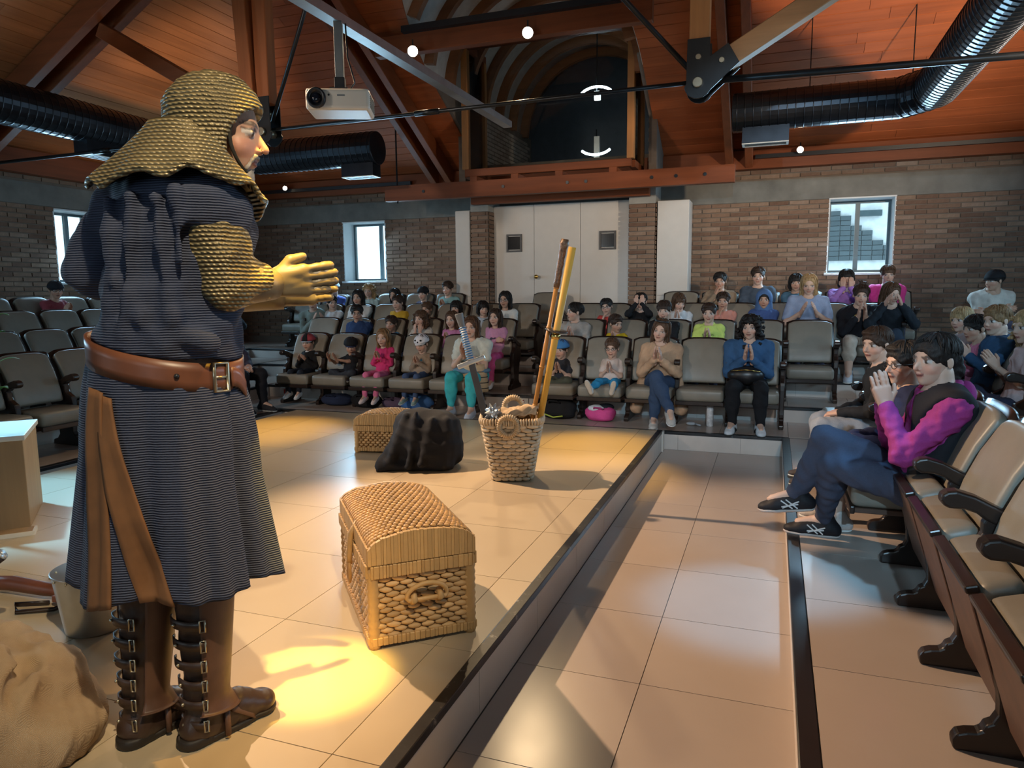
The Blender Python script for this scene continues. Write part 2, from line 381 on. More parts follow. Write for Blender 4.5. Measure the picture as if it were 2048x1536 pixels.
# concrete band and ledge
MB().box((XL, YB-0.02, 2.66), (XR, YB, 2.94)).build('concrete_band', M_CONC, wb)
MB().box((XL, YF, 2.66), (XL+0.02, YB, 2.94)).build('concrete_band', M_CONC, wl)
MB().box((XL, YB-0.16, 3.08), (XR, YB, 3.32)).build('wall_plate', M_WX, wb)
MB().box((XL, YF, 3.03), (XL+0.16, YB-0.16, 3.32)).build('wall_plate', M_WY, wl)
bm_ = {}
def brick_mesh(L):
    k = round(L, 3)
    if k not in bm_: bm_[k] = MB().box((-L/2, -0.014, -0.0235), (L/2, 0, 0.0235)).mesh('brick')
    return bm_[k]
def bricks(parent, a0, a1, z0, z1, holes, place, solo, limit):
    rest = MB(); n = 0; row = 0; z = z1-0.031
    cand = []
    while z > z0:
        a = a0 - (0.125 if row % 2 else 0)
        while a < a1:
            l, r = max(a, a0), min(a+0.238, a1)
            ok = r-l > 0.05
            for (h0, h1, zb, zt) in holes:
                if zb-0.03 < z < zt+0.03:
                    if l >= h0-0.01 and r <= h1+0.01: ok = False
                    elif l < h0 < r: r = h0
                    elif l < h1 < r: l = h1
            if ok and r-l > 0.04: cand.append((l, r, z))
            a += 0.25
        z -= 0.062; row += 1
    for (l, r, z) in cand:
        q = random.uniform(-0.004, 0.004)
        if solo((l+r)/2, z) and n < limit:
            o = link('brick', brick_mesh(r-l), M_BRICK, parent); place(o, (l+r)/2, z, q); n += 1
        else: rest.hexa(place(None, (l+r)/2, z, q, r-l))
    return rest
def place_back(o, a, z, q, L=None):
    if o is not None: o.location = (a, YB+q, z); return
    y0, y1 = YB-0.014+q, YB+q
    return [(a-L/2, y0, z-.0235), (a+L/2, y0, z-.0235), (a+L/2, y1, z-.0235), (a-L/2, y1, z-.0235), (a-L/2, y0, z+.0235), (a+L/2, y0, z+.0235), (a+L/2, y1, z+.0235), (a-L/2, y1, z+.0235)]
def place_left(o, a, z, q, L=None):
    if o is not None: o.location = (XL-q, a, z); o.rotation_euler = (0, 0, PI/2); return
    x0, x1 = XL-0.002, XL+0.014+q
    return [(x0, a-L/2, z-.0235), (x1, a-L/2, z-.0235), (x1, a+L/2, z-.0235), (x0, a+L/2, z-.0235), (x0, a-L/2, z+.0235), (x1, a-L/2, z+.0235), (x1, a+L/2, z+.0235), (x0, a+L/2, z+.0235)]
door_zone = [(-4.3, -1.5, 0, 3.0)]
rest = bricks(wb, XL, XR, 0.75, 2.66, WB+door_zone, place_back, lambda a, z: -1.1 < a < 2.9 and z > 1.5, 300)
rest.build('brickwork', M_BRICK, wb)['kind'] = 'stuff'
r2 = bricks(wb, XL, XR, 2.95, 3.08, door_zone, place_back, lambda a, z: False, 0)
r2.build('brickwork', M_BRICK, wb)['kind'] = 'stuff'
rest = bricks(wl, 4.0, YB, 0.75, 2.66, WLh, place_left, lambda a, z: 6.0 < a < 8.4 and z > 1.2, 280)
rest.build('brickwork', M_BRICK, wl)['kind'] = 'stuff'
bricks(wl, 4.0, YB, 2.95, 3.03, [], place_left, lambda a, z: False, 0).build('brickwork', M_BRICK, wl)['kind'] = 'stuff'

# windows: dark green sliding frames set back in white reveals
M_REV = plain('white_reveal', (0.7, 0.72, 0.72), 0.7, var=0.04)
def window(name, c, rz, w, h, mull):
    o = bpy.data.objects.new(name, None); COL.objects.link(o); o.location = c; o.rotation_euler = (0, 0, rz); o['kind'] = 'structure'
    d = 0.30  # set back, local +y is outward, origin at bottom centre of the opening on the inner face
    f = MB(); t = 0.045
    for (x0, x1, z0, z1) in ((-w/2, w/2, 0, t), (-w/2, w/2, h-t, h), (-w/2, -w/2+t, t, h-t), (w/2-t, w/2, t, h-t)):
        f.box((x0, d, z0), (x1, d+0.05, z1))
    f.build('window_frame', M_FRAME, o)
    MB().box((mull-0.028, d-0.012, t), (mull+0.028, d+0.035, h-t)).build('mullion', M_FRAME, o)
    MB().box((-w/2+t, d+0.02, t), (mull-0.028, d+0.024, h-t)).build('pane', M_GLASS, o)
    MB().box((mull+0.028, d+0.02, t), (w/2-t, d+0.024, h-t)).build('pane', M_GLASS, o)
    for nm, lo_, hi_ in (('reveal', (-w/2-0.004, -0.03, h-0.012), (w/2+0.004, d, h+0.006)), ('reveal', (-w/2-0.006, -0.01, 0), (-w/2+0.012, d, h-0.012)), ('reveal', (w/2-0.012, -0.01, 0), (w/2+0.006, d, h-0.012))):
        MB().box(lo_, hi_).build(nm, M_REV, o)
    MB().box((-w/2-0.03, -0.05, -0.025), (w/2+0.03, d, 0.006)).build('window_sill', M_REV, o, bevel=0.004)
    return o
window('window_1', (XL, (WLh[0][0]+WLh[0][1])/2, 1.66), PI/2, 0.74, 0.98, 0.05)
window('window_2', (-6.39, YB, 1.675), 0, 0.80, 0.97, 0.14)
window('window_3', (1.0325, YB, 1.69), 0, 0.785, 0.97, -0.02)
window('window_4', (XL, 3.4, 1.66), PI/2, 0.80, 0.98, 0.0)
window('window_5', (XR, 4.6, 1.66), -PI/2, 0.80, 0.98, 0.0)
window('window_6', (XR, 7.6, 1.66), -PI/2, 0.80, 0.98, 0.0)
window('window_7', (-6.2, YF, 1.4), PI, 1.6, 1.5, 0.0)
window('window_8', (-0.3, YF, 1.3), PI, 1.8, 1.6, 0.0)
# house seen through the right window
hs = thing('neighbour_house', 'pale gabled house with grey shingled roof seen through the right window', 'house', (0, 0, 0))
MB().box((-1.5, 17.0, -3), (5.5, 17.4, 3.4)).build('wall', plain('render_white', (0.75, 0.75, 0.75), 0.9), hs)
M_SHN = plain('shingle', (0.09, 0.11, 0.12), 0.8, isl=0.5)
for r in range(10):
    n = 0
    x = 0.85+0.0*r
    while x < 2.45-0.14*r:
        MB().box((x+0.006*(r % 2), 16.93, 2.07+0.105*r), (x+0.2, 17.0, 2.165+0.105*r)).build('shingle', M_SHN, hs); x += 0.21
MB().tube([(0.78, 16.9, 2.25), (0.78, 16.9, 3.4)], 0.05).build('drain_pipe', M_WHITE, hs, smooth=True)
MB().box((1.6, 16.9, 2.98), (2.05, 17.0, 3.1)).build('dormer_window', M_FRAME, hs)

# pillars, door, cupboards, lintel
XC = -2.92
pc = plain('pillar_concrete', (0.30, 0.29, 0.26), 0.85, nscale=5)
for (x0, x1) in ((-4.27, -3.99), (-1.91, -1.55)):
    pl = struct('pillar', MB().box((x0+0.012, 10.02, 0.5), (x1-0.012, YB-0.02, 2.66)), M_MORTAR)
    MB().box((x0, 10.0, 2.66), (x1, YB-0.02, 2.98)).build('pillar_head', pc, pl)
    z = 2.63; row = 0
    while z > 1.2:
        cuts = [x0, x0+(0.12 if row % 2 else 0.24), x1]
        for a, b_ in zip(cuts[:-1], cuts[1:]):
            if b_-a > 0.03:
                o = link('brick', brick_mesh(b_-a-0.01), M_BRICK, pl, ((a+b_)/2, 10.012+random.uniform(-.003, .003), z))
        for sx, rz in ((x1-0.004, PI/2), (x0+0.004, -PI/2)):
            o = link('brick', brick_mesh(0.2 if row % 2 else 0.22), M_BRICK, pl, (sx, 10.15, z), (0, 0, rz))
        z -= 0.062; row += 1
dr = bpy.data.objects.new('door_1', None); COL.objects.link(dr); dr['kind'] = 'structure'
for (a, b_) in ((-3.985, -3.355), (-3.35, -2.655), (-2.65, -1.92)):
    MB().box((a, 10.22, P[3]), (b_, 10.26, 2.745)).build('door_panel', M_WHITE, dr, bevel=0.002)
for c in (-3.66, -2.25):
    f = MB()
    for (u0, u1, w0, w1) in ((-.12, .12, .105, .13), (-.12, .12, -.13, -.105), (-.12, -.095, -.105, .105), (.095, .12, -.105, .105)):
        f.box((c+u0, 10.2, 2.2+w0), (c+u1, 10.23, 2.2+w1))
    w = f.build('hatch_frame', M_BLACK, dr); MB().box((c-.095, 10.212, 2.105), (c+.095, 10.218, 2.295)).build('hatch_pane', plain('dark_glass', (0.012, 0.012, 0.014), 0.12), w)
kn = MB().tube([(-3.30, 10.22, 1.70), (-3.30, 10.17, 1.70)], 0.014, 10).build('door_knob', M_BRASS, dr, smooth=True)
MB().ball((-3.30, 10.15, 1.70), 0.033).build('knob_ball', M_BRASS, kn, smooth=True)
for (x0, x1, lb) in ((-1.53, -1.11, 'tall white cupboard right of the door pillar'), (-4.54, -4.30, 'tall white cupboard left of the door pillar')):
    c = thing('tall_cupboard', lb, 'cupboard', ((x0+x1)/2, 10.25, P[3]))
    w = (x1-x0)/2
    MB().box((-w, -0.19, 0), (w, 0.22, 2.06)).build('body', M_WHITE, c, bevel=0.004)
    MB().box((-w+0.004, -0.206, 0.03), (w-0.004, -0.192, 0.78)).build('door', M_WHITE, c, bevel=0.002)
    MB().box((-w+0.004, -0.206, 0.79), (w-0.004, -0.192, 2.05)).build('door', M_WHITE, c, bevel=0.002)
ln = struct('beam_lintel', MB().box((-4.2, 9.86, 2.75), (-1.62, 10.0, 2.93)), M_WX)
bl = struct('beam_balcony', MB().box((-5.32, 9.34, 2.79), (-0.50, 9.46, 3.0)), M_WX)
for x in (-4.7, -3.5, -2.6, -2.35, -1.5, -1.2, -0.85):
    MB().tube([(x, 9.345, 2.90), (x, 9.33, 2.90)], 0.022, 10).build('bolt', M_STEEL, bl)
MB().tube([(-5.15, 9.4, 2.76), (-5.15, 9.4, 4.0)], 0.012, 8).build('hanger_rod', M_STEEL, bl)

# ---------------------------------------------------------------- roof
def zb(y): return ZE+SL*(YB-y)          # underside of boards, back slope
def zl(x): return ZE+SL*(x-XL)
HX0, HX1, HY0 = -4.28, -1.56, 6.5       # opening of the vault in the back slope
rm = MB(); half = (XR-XL)/2; xm = (XL+XR)/2; zr = ZE+SL*half+0.02
def qd(a, b_, c, d): rm.add([a, b_, c, d], [(0, 1, 2, 3)])
e = 0.03
L0, R0 = (XL-e, YB+e, ZE), (XR+e, YB+e, ZE); A, B = (xm, YB-half, zr), (xm, YF+half, zr)
FL, FR = (XL-e, YF-e, ZE), (XR+e, YF-e, ZE)
def bp(x, y): return (x, y, zb(y)+0.025)
# back slope with an opening, split into strips
VX, VZ, VR = -2.92, 4.15, 1.36
def vhw(y):
    z = zb(y); return VR if z <= VZ else math.sqrt(max(0.0, VR*VR-(z-VZ)**2))
ys = list(np.arange(YB, HY0, -0.12))+[HY0]
for ya, yc in zip(ys[:-1], ys[1:]):
    qd(bp(XL+(YB-ya), ya), bp(VX-vhw(ya), ya), bp(VX-vhw(yc), yc), bp(XL+(YB-yc), yc)); qd(bp(VX+vhw(ya), ya), bp(XR-(YB-ya), ya), bp(XR-(YB-yc), yc), bp(VX+vhw(yc), yc))
rm.add([bp(XL+(YB-HY0), HY0), bp(XR-(YB-HY0), HY0), (xm, YB-half, zb(YB-half)+0.025)], [(0, 1, 2)])
z_ = lambda p: (p[0], p[1], p[2]+0.025)
rm.add([z_(L0), z_(A), z_(B), z_(FL)], [(0, 1, 2, 3)]); rm.add([z_(R0), z_(FR), z_(B), z_(A)], [(0, 1, 2, 3)]); rm.add([z_(FL), z_(B), z_(FR)], [(0, 1, 2)])
ce = struct('ceiling', rm, M_ROOF, solid=0.04)
w = 0.145; cs = math.cos(math.atan(SL))
step = w*cs
y = YB; i = 0
def plank_b(x0, x1, ya, yb_, x0b=None, x1b=None):
    x0b = x0 if x0b is None else x0b; x1b = x1 if x1b is None else x1b
    g = 0.004; t = 0.014
    c = [(x0, ya-g, zb(ya-g)-t), (x1, ya-g, zb(ya-g)-t), (x1b, yb_+g, zb(yb_+g)-t), (x0b, yb_+g, zb(yb_+g)-t)]
    MB().hexa([(p[0], p[1], p[2]) for p in c]+[(p[0], p[1], p[2]+t) for p in c]).build('plank', M_PLX, ce)
while y > 6.2:
    y2 = y-step
    ll, lr = XL+(YB-y), XR-(YB-y); ll2, lr2 = XL+(YB-y2), XR-(YB-y2)
    j1 = random.uniform(-7, -5.5) if i % 2 else -99; j2 = random.uniform(0.2, 1.6)
    parts = []
    if y2 >= HY0-0.01: spans = [(ll, VX-vhw(y), ll2, VX-vhw(y2)), (VX+vhw(y), lr, VX+vhw(y2), lr2)]
    else: spans = [(ll, lr, ll2, lr2)]
    for (a, b_, a2, b2) in spans:
        cut = j1 if a < -5 else j2
        if a2 < cut-0.3 and cut+0.3 < b2: plank_b(a, cut-0.002, y, y2, a2, cut-0.002); plank_b(cut+0.002, b_, y, y2, cut+0.002, b2)
        else: plank_b(a, b_, y, y2, a2, b2)
    y = y2; i += 1
x = XL; i = 0
while x < -3.6:
    x2 = x+step; g = 0.004; t = 0.014
    ye1, ye2 = YB-(x-XL), YB-(x2-XL)
    cut = random.uniform(3.0, 6.5)
    for (a, b1, b2) in ((2.2, cut, cut), (cut+0.003, ye1, ye2)):
        if b1-a < 0.1: continue
        c = [(x+g, a, zl(x+g)-t), (x2-g, a, zl(x2-g)-t), (x2-g, b2, zl(x2-g)-t), (x+g, b1, zl(x+g)-t)]
        MB().hexa(c+[(p[0], p[1], p[2]+t) for p in c]).build('plank', M_PLY, ce)
    x = x2; i += 1
# right slope boards (only its far end shows)
x = XR; i = 0
while x > 0.8:
    x2 = x-step; g = 0.004; t = 0.014; zrr = lambda q: ZE+SL*(XR-q)
    ye1, ye2 = YB-(XR-x), YB-(XR-x2)
    c = [(x2+g, 3.0, zrr(x2+g)-t), (x-g, 3.0, zrr(x-g)-t), (x-g, ye1, zrr(x-g)-t), (x2+g, ye2, zrr(x2+g)-t)]
    MB().hexa(c+[(p[0], p[1], p[2]+t) for p in c]).build('plank', M_PLY, ce)
    x = x2
# rafters: pairs of timbers, along Y on the back slope and along X on the side slopes
RJ = Vector((-0.612, 6.03, 3.13)); LJ = Vector((-4.72, 6.05, 3.10)); YT = 6.05
def rz_b(y): return 3.15+SL*(10.27-y)
def beam(name, a, b_, w_, h_, mat, off=(0, 0), **k):
    return struct(name, MB().bar(a, b_, w_, h_, off=off), mat, bevel=0.006, seg=1)
for xx in (-4.86, -0.50):
    for dx in (-0.125, 0.125):
        beam('beam_rafter', (xx+dx, 10.42, rz_b(10.42)+0.11), (xx+dx, 6.6, rz_b(6.6)+0.11), 0.10, 0.22, M_WY)
for dy in (-0.14, 0.14):
    beam('beam_rafter', (XL+0.05, YT+dy, 3.15+SL*(XL+0.05+8.87)+0.11), (-4.2, YT+dy, 3.15+SL*(-4.2+8.87)+0.11), 0.11, 0.23, M_WX)
    beam('beam_rafter', (XR-0.05, YT+dy, 3.15+SL*(3.52-XR+0.05)+0.11), (-1.1, YT+dy, 3.15+SL*(3.52+1.1)+0.11), 0.11, 0.23, M_WX)
# joints and struts
M_WLIT = wood('timber_lit', (0.42, 0.22, 0.10), 'X')  # paler copy of the timber: light on the right strut put into its colour
for nm, J, sx in (('right', RJ, 1), ('left', LJ, -1)):
    up = J+Vector((0, 0, 0.06))
    struct('beam_post', MB().bar(J+Vector((0, 0, 0.22)), J+Vector((0, 0, 2.0)), 0.15, 0.13, up=(0, 1, 0)), M_WOR if sx > 0 else M_WZ, bevel=0.006, seg=1)  # right post in orange timber, its tone carries the light on it
    if sx < 0: struct('beam_post', MB().bar(J+Vector((-.14, -.05, 0.28)), J+Vector((-.24, -.05, 2.0)), 0.15, 0.13, up=(0, 1, 0)), M_WZ, bevel=0.006, seg=1)
    tgt = Vector((J.x+sx*2.05, YT, J.z+1.16))
    d = (tgt-J).normalized()
    struct('beam_strut', MB().bar(J+d*0.24, tgt, 0.13, 0.15), M_WLIT if sx > 0 else M_WX, bevel=0.006, seg=1)
    jt = thing('truss_joint', f'black steel truss joint with bolts, the {nm} of the two', 'bracket', J)
    pl = MB()
    for yy in (-0.085, 0.075):
        poly = [(-0.085, 0.28), (-0.09, -0.05)] + [(0.105*math.cos(a), -0.06+0.105*math.sin(a)) for a in np.linspace(PI*1.05, PI*1.85, 8)]
        c2, s2 = d.x*sx, d.z
        q = Vector((c2, s2)); nrm = Vector((s2, -c2))
        e1 = q*0.30+nrm*0.085; e2 = q*0.30-nrm*0.085
        poly += [(e1.x, e1.y), (e2.x, e2.y), (0.09, 0.14), (0.085, 0.28)]
        poly = [(px*sx, pz) for px, pz in poly]
        MB().prism(poly, (0, 0.012, 0), (0, yy, 0), (1, 0, 0), (0, 0, 1)).build('plate', M_STEEL, jt, bevel=0.002, seg=1)
    MB().tube([(0, -0.12, -0.05), (0, 0.12, -0.05)], 0.04, 16).build('pin', M_BOLT, jt, bevel=0.006)
    for (bx, bz) in ((0, 0.14), (c2*0.2*sx, s2*0.2)):
        MB().tube([(bx, -0.105, bz), (bx, 0.1, bz)], 0.022, 12).build('bolt', M_BOLT, jt, bevel=0.004)
def rod(name, label, a, b_, r, sleeves=()):
    o = MB().tube([a, b_], r, 10).build(name, M_STEEL, None, smooth=True)
    tag(o, label, 'tie rod')
    a = Vector(a); b_ = Vector(b_)
    for t in sleeves:
        p = a.lerp(b_, t); d = (b_-a).normalized()*0.12
        MB().tube([p-d, p+d], r*1.5, 10).build('coupler', M_STEEL, o, smooth=True)
    return o
rod('tie_rod', 'black horizontal tie rod between the two truss joints', LJ+Vector((0.05, 0, -0.02)), RJ+Vector((-0.05, 0, -0.02)), 0.017, (0.42,))
rod('tie_rod', 'black tie rod from the left truss joint to the left wall', LJ+Vector((-0.05, 0, -0.04)), (XL+0.05, YT, 3.02), 0.019, (0.5,))
rod('tie_rod', 'thick black tie rod from the right truss joint to the right wall', RJ+Vector((0.08, 0, -0.02)), (XR-0.05, YT, 3.02), 0.026, (0.55,))
rod('tie_rod', 'black tie rod rising from the right truss joint to the ridge', RJ+Vector((-0.05, 0, 0.05)), (-2.66, YT, 5.45), 0.022, (0.35,))
rod('tie_rod', 'black tie rod rising from the left truss joint past the projector', LJ+Vector((0.05, 0, 0.05)), (-3.72, YT, 5.30), 0.02)
for (x, y, lb) in ((0.28, 8.6, 'thin hanger rod of the right duct near its end'), (1.25, 8.6, 'thin hanger rod of the right duct near its bend')):
    tag(MB().tube([(x, y, 3.6), (x, y, 4.45)], 0.006, 6).build('hanger_rod', M_STEEL), lb, 'hanger rod')
# purlin beam over the cabin with lamp track
pu = struct('beam_purlin', MB().bar((-4.6, 8.0, 4.40), (-1.3, 8.0, 4.40), 0.12, 0.22), M_WX, bevel=0.006, seg=1)
tk = tag(MB().box((-4.2, 7.86, 4.50), (-1.62, 7.94, 4.57)).build('lamp_track', M_BLACK), 'black lamp track running along the upper timber beam', 'lamp track')
tag(MB().box((-8.6, 10.28, 3.16), (-5.4, 10.34, 3.21)).build('lamp_track', M_BLACK), 'black lamp track under the eaves left of the door', 'lamp track')
tag(MB().box((-0.3, 10.28, 3.2), (3.2, 10.34, 3.25)).build('lamp_track', M_BLACK), 'black lamp track under the eaves above the right window', 'lamp track')
def lamp(label, loc, target, r):
    t = thing('spot_lamp', label, 'spot lamp', loc); q = (Vector(target)-Vector(loc)).to_track_quat('-Z', 'Y'); t.rotation_euler = q.to_euler()
    MB().lathe([(r*0.75, 0.10), (r*0.95, 0.05), (r*1.08, -0.005), (r*1.0, -0.005), (r*0.9, 0.04)], 16).build('housing', M_BLACK, t, smooth=True)
    MB().lathe([(r*0.96, 0.003), (r*0.96, -0.004), (r*0.5, -0.012)], 16).build('bulb', M_LAMP, t, smooth=True)
    up = q.inverted() @ Vector((0, 0, 1))
    MB().tube([(0, 0, 0.06), up*(r*2.2)], 0.008, 6).build('stem', M_STEEL, t)
lamp('lit spot lamp on the upper beam left of the glass cabin', (-4.02, 7.8, 4.25), (-1.0, 0.5, 1.6), 0.06)
lamp('lit spot lamp on the upper beam in front of the glass cabin', (-2.62, 7.8, 4.28), (-0.8, 0.5, 1.6), 0.06)
lamp('small lit spot lamp under the eaves behind the knight', (-7.7, 10.22, 3.22), (-2, 0, 1.5), 0.035)
lamp('small lit spot lamp under the eaves over the right window', (0.25, 10.2, 3.26), (-1.0, 0, 1.5), 0.04)

# barrel vault and glass cabin over the door
vt = struct('ceiling_vault', MB().grid(lambda u, v: (lambda z: (XC+1.36*math.cos(PI*(1-u)), (YB-(z-ZE)/SL)*(1-v)+12.8*v, z))(4.15+1.36*math.sin(PI*(1-u))), 36, 2), plain('vault_boards', (0.50, 0.46, 0.42), 0.7), smooth=True, solid=0.02)
M_RIB = wood('rib_wood', (0.26, 0.10, 0.04), 'X')
for k in range(9):
    yy = 7.35+0.62*k
    a0 = math.asin(max(0, min(.98, (zb(yy)-4.15)/1.29)))
    if a0 > 1.2: continue
    MB().grid(lambda u, v: (XC+(1.22+.13*v)*math.cos(a0+(PI-2*a0)*u), yy, 4.15+(1.22+.13*v)*math.sin(a0+(PI-2*a0)*u)), 24, 1).build('rib', M_RIB, vt, solid=0.09)
for sx in (XC-1.36, XC+1.36):
    w_ = struct('wall_cheek', MB().box((sx-0.05, 9.75, 2.95), (sx+0.05, 12.8, 4.2)).prism([(8.80, 4.25), (8.80, zb(8.80)), (9.75, zb(9.75)), (9.75, 4.25)], (0.1, 0, 0), (sx-0.05, 0, 0), (0, 1, 0), (0, 0, 1)), M_MORTAR)
    fx = sx+0.05 if sx < XC else sx-0.05; s_ = 1 if sx < XC else -1
    rr = MB(); z = 3.2; row = 0
    while z < 4.1:
        a = 9.78+(0.12 if row % 2 else 0)
        while a < 12.5:
            rr.box((min(fx, fx+s_*0.012), a, z-0.0235), (max(fx, fx+s_*0.012), a+0.235, z+0.0235)); a += 0.25
        z += 0.062; row += 1
    rr.build('brickwork', plain('pale_brick', (0.42, 0.32, 0.25), 0.9, isl=0.6), w_)['kind'] = 'stuff'
MB().box((XC-1.36, 12.75, 2.9), (XC+1.36, 12.85, 5.6)).build('wall_cabin_end', plain('cabin_end', (0.06, 0.07, 0.085), 0.6))['kind'] = 'structure'
MB().box((XC-1.36, 10.05, 2.96), (XC+1.36, 12.85, 3.02)).build('floor_cabin', M_WX)['kind'] = 'structure'
gb = thing('glass_cabin', 'timber framed glass control cabin jutting out above the white doors', 'cabin', (XC, 9.4, 3.06))
WX_, H_ = 1.15, 1.78
fr_ = MB().box((-WX_, -0.05, 0), (WX_, 0.05, 0.10)); fr_.build('bottom_rail', M_WX, gb, bevel=0.005, seg=1)
MB().box((-WX_, -0.05, H_-0.1), (WX_, 0.05, H_)).build('top_rail', M_WX, gb, bevel=0.005, seg=1)
for sx in (-1, 1):
    MB().box((sx*WX_-0.055 if sx > 0 else sx*WX_-0.035, -0.05, 0.1), (sx*WX_+0.035 if sx > 0 else sx*WX_+0.055, 0.05, H_-0.1)).build('post', M_WOR, gb, bevel=0.005, seg=1)
    MB().box((sx*WX_-0.045, 0.62, 0.1), (sx*WX_+0.045, 0.70, H_-0.1)).build('post', M_WOR, gb)
    MB().box((sx*WX_-0.04, 0.05, 0.0), (sx*WX_+0.04, 0.70, 0.09)).build('side_rail', M_WY, gb)
    MB().box((sx*WX_-0.04, 0.05, H_-0.1), (sx*WX_+0.04, 0.70, H_)).build('side_rail', M_WY, gb)
    MB().box((sx*WX_-0.003, 0.05, 0.09), (sx*WX_+0.003, 0.62, H_-0.1)).build('side_pane', M_GLASS, gb)
MB().box((-WX_+0.05, -0.004, 0.10), (WX_-0.05, 0.004, H_-0.1)).build('front_pane', M_GLASS, gb)
for x in (-1.02, -0.42, 0.2, 0.92):
    MB().box((x-0.05, -0.05, -0.06), (x+0.05, 0.3, 0.0)).build('support_block', M_WX, gb)
# glowing arcs added inside the cabin to stand for reflections on its glass
for (x, z, a0, a1, lb) in ((-2.52, 4.25, 0.15*PI, 0.85*PI, 'bright curved reflection high on the cabin glass, added as a glowing arc'), (-2.52, 3.62, 1.2*PI, 1.8*PI, 'bright curved reflection low on the cabin glass, added as a glowing arc')):
    t = thing('reflection_arc', lb, 'reflection', (x, 10.6, z))
    MB().tube([(0.26*math.cos(a), 0, 0.16*math.sin(a)) for a in np.linspace(a0, a1, 14)], 0.017, 8).build('glow_arc', M_REFLGLOW, t, smooth=True)
    MB().box((-0.03, 0.0, -0.02 if z > 4 else -0.25), (0.05, 0.05, 0.1)).build('holder', M_REFLGLOW if z > 4 else M_GALV, t)
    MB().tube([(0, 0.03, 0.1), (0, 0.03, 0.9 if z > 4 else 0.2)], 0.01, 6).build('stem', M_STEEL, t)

# ducts
def duct(label, pts, r, outlets):
    t = thing('air_duct', label, 'duct', pts[0])
    o0 = Vector(pts[0]); P_ = [Vector(p)-o0 for p in pts]
    MB().tube(P_, r, 28).build('pipe', M_DUCT, t, smooth=False, bevel=0.01)
    rb = MB()
    for a, b_ in zip(P_[:-1], P_[1:]):
        L = (b_-a).length; d = (b_-a)/L; s = 0.05
        while s < L-0.02:
            sd = d.cross(Vector((0, 0, 1))).normalized(); u = sd.cross(d)
            rb.tube([a+d*s+(sd*math.cos(g)+u*math.sin(g))*(r+0.001) for g in np.linspace(0, 2*PI, 29)[:-1]], 0.005, 5, closed=True); s += 0.085
    rb.build('spiral_seams', M_DUCT, t, smooth=True)['kind'] = 'stuff'
    for (c, L, ax) in outlets:
        c = Vector(c)-o0; ex, ey = (L/2, 0.10) if ax == 'X' else (0.10, L/2)
        m_ = MB().box((c.x-ex, c.y-ey, c.z-r-0.14), (c.x+ex, c.y+ey, c.z-r*0.6)).build('outlet_box', M_DUCT, t)
        f = MB(); z = c.z-r-0.15
        for (u0, u1, w0, w1) in ((-1, 1, -1, -.8), (-1, 1, .8, 1), (-1, -.9, -.8, .8), (.9, 1, -.8, .8)):
            f.box((c.x+u0*ex, c.y+w0*ey, z), (c.x+u1*ex, c.y+w1*ey, z+0.012))
        f.build('grille_frame', M_WHITE2, m_)
        for q in (-0.3, 0.3):
            if ax == 'X': MB().box((c.x-ex*.9, c.y+q*ey-.004, z+.002), (c.x+ex*.9, c.y+q*ey+.004, z+.014)).build('grille_slat', M_GALV, m_)
            else: MB().box((c.x+q*ex-.004, c.y-ey*.9, z+.002), (c.x+q*ex+.004, c.y+ey*.9, z+.014)).build('grille_slat', M_GALV, m_)
duct('black spiral duct bending along the right roof slope', [(-0.50, 8.6, 3.42), (1.15, 8.6, 3.43), (1.42, 8.3, 3.44), (1.42, 3.2, 3.46)], 0.205, [((-0.15, 8.6, 3.42), 0.48, 'X')])
duct('black spiral duct behind the knight under the left roof slope', [(-4.98, 8.6, 3.38), (-6.95, 8.6, 3.38), (-7.25, 8.3, 3.38), (-7.25, 3.6, 3.40)], 0.215, [((-5.25, 8.6, 3.38), 0.48, 'X'), ((-7.25, 6.35, 3.4), 0.55, 'Y')])
# ================================================================== chairs
M_SEAT = plain('seat_vinyl', (0.205, 0.182, 0.145), 0.42, var=0.14, nscale=5, bmp=0.08, bscale=180)
M_DWOOD = plain('dark_stained_wood', (0.022, 0.013, 0.010), 0.3, var=0.4, nscale=9)
M_PANEL = plain('brown_ply', (0.085, 0.042, 0.026), 0.55, var=0.25, nscale=12)
DG = None
def bake(o):
    dg = bpy.context.evaluated_depsgraph_get(); dg.update()
    me = bpy.data.meshes.new_from_object(o.evaluated_get(dg)); me.name = o.name
    o.modifiers.clear(); o.data = me; return o
FRAME = [(.331, 0), (.336, .03), (.325, .05), (.30, .06), (.275, .064), (.262, .072), (.255, .09), (.238, .10), (.226, .125), (.228, .17), (.236, .214), (.247, .29), (.255, .36), (.252, .41), (.242, .44), (.215, .455), (.185, .475), (.172, .50), (.172, .535), (.16, .56), (.0, .515), (-.035, .40), (.02, .30), (.05, .20), (.06, .10), (.03, .06), (-.02, .045), (-.03, 0)]
ARM = [(.306, .606), (.300, .625), (.285, .637), (.257, .642), (.198, .626), (.115, .585), (.062, .56), (-.02, .535), (-.02, .49), (.10, .515), (.17, .548), (.194, .567), (.23, .578), (.276, .578), (.297, .588)]
CW = 0.505
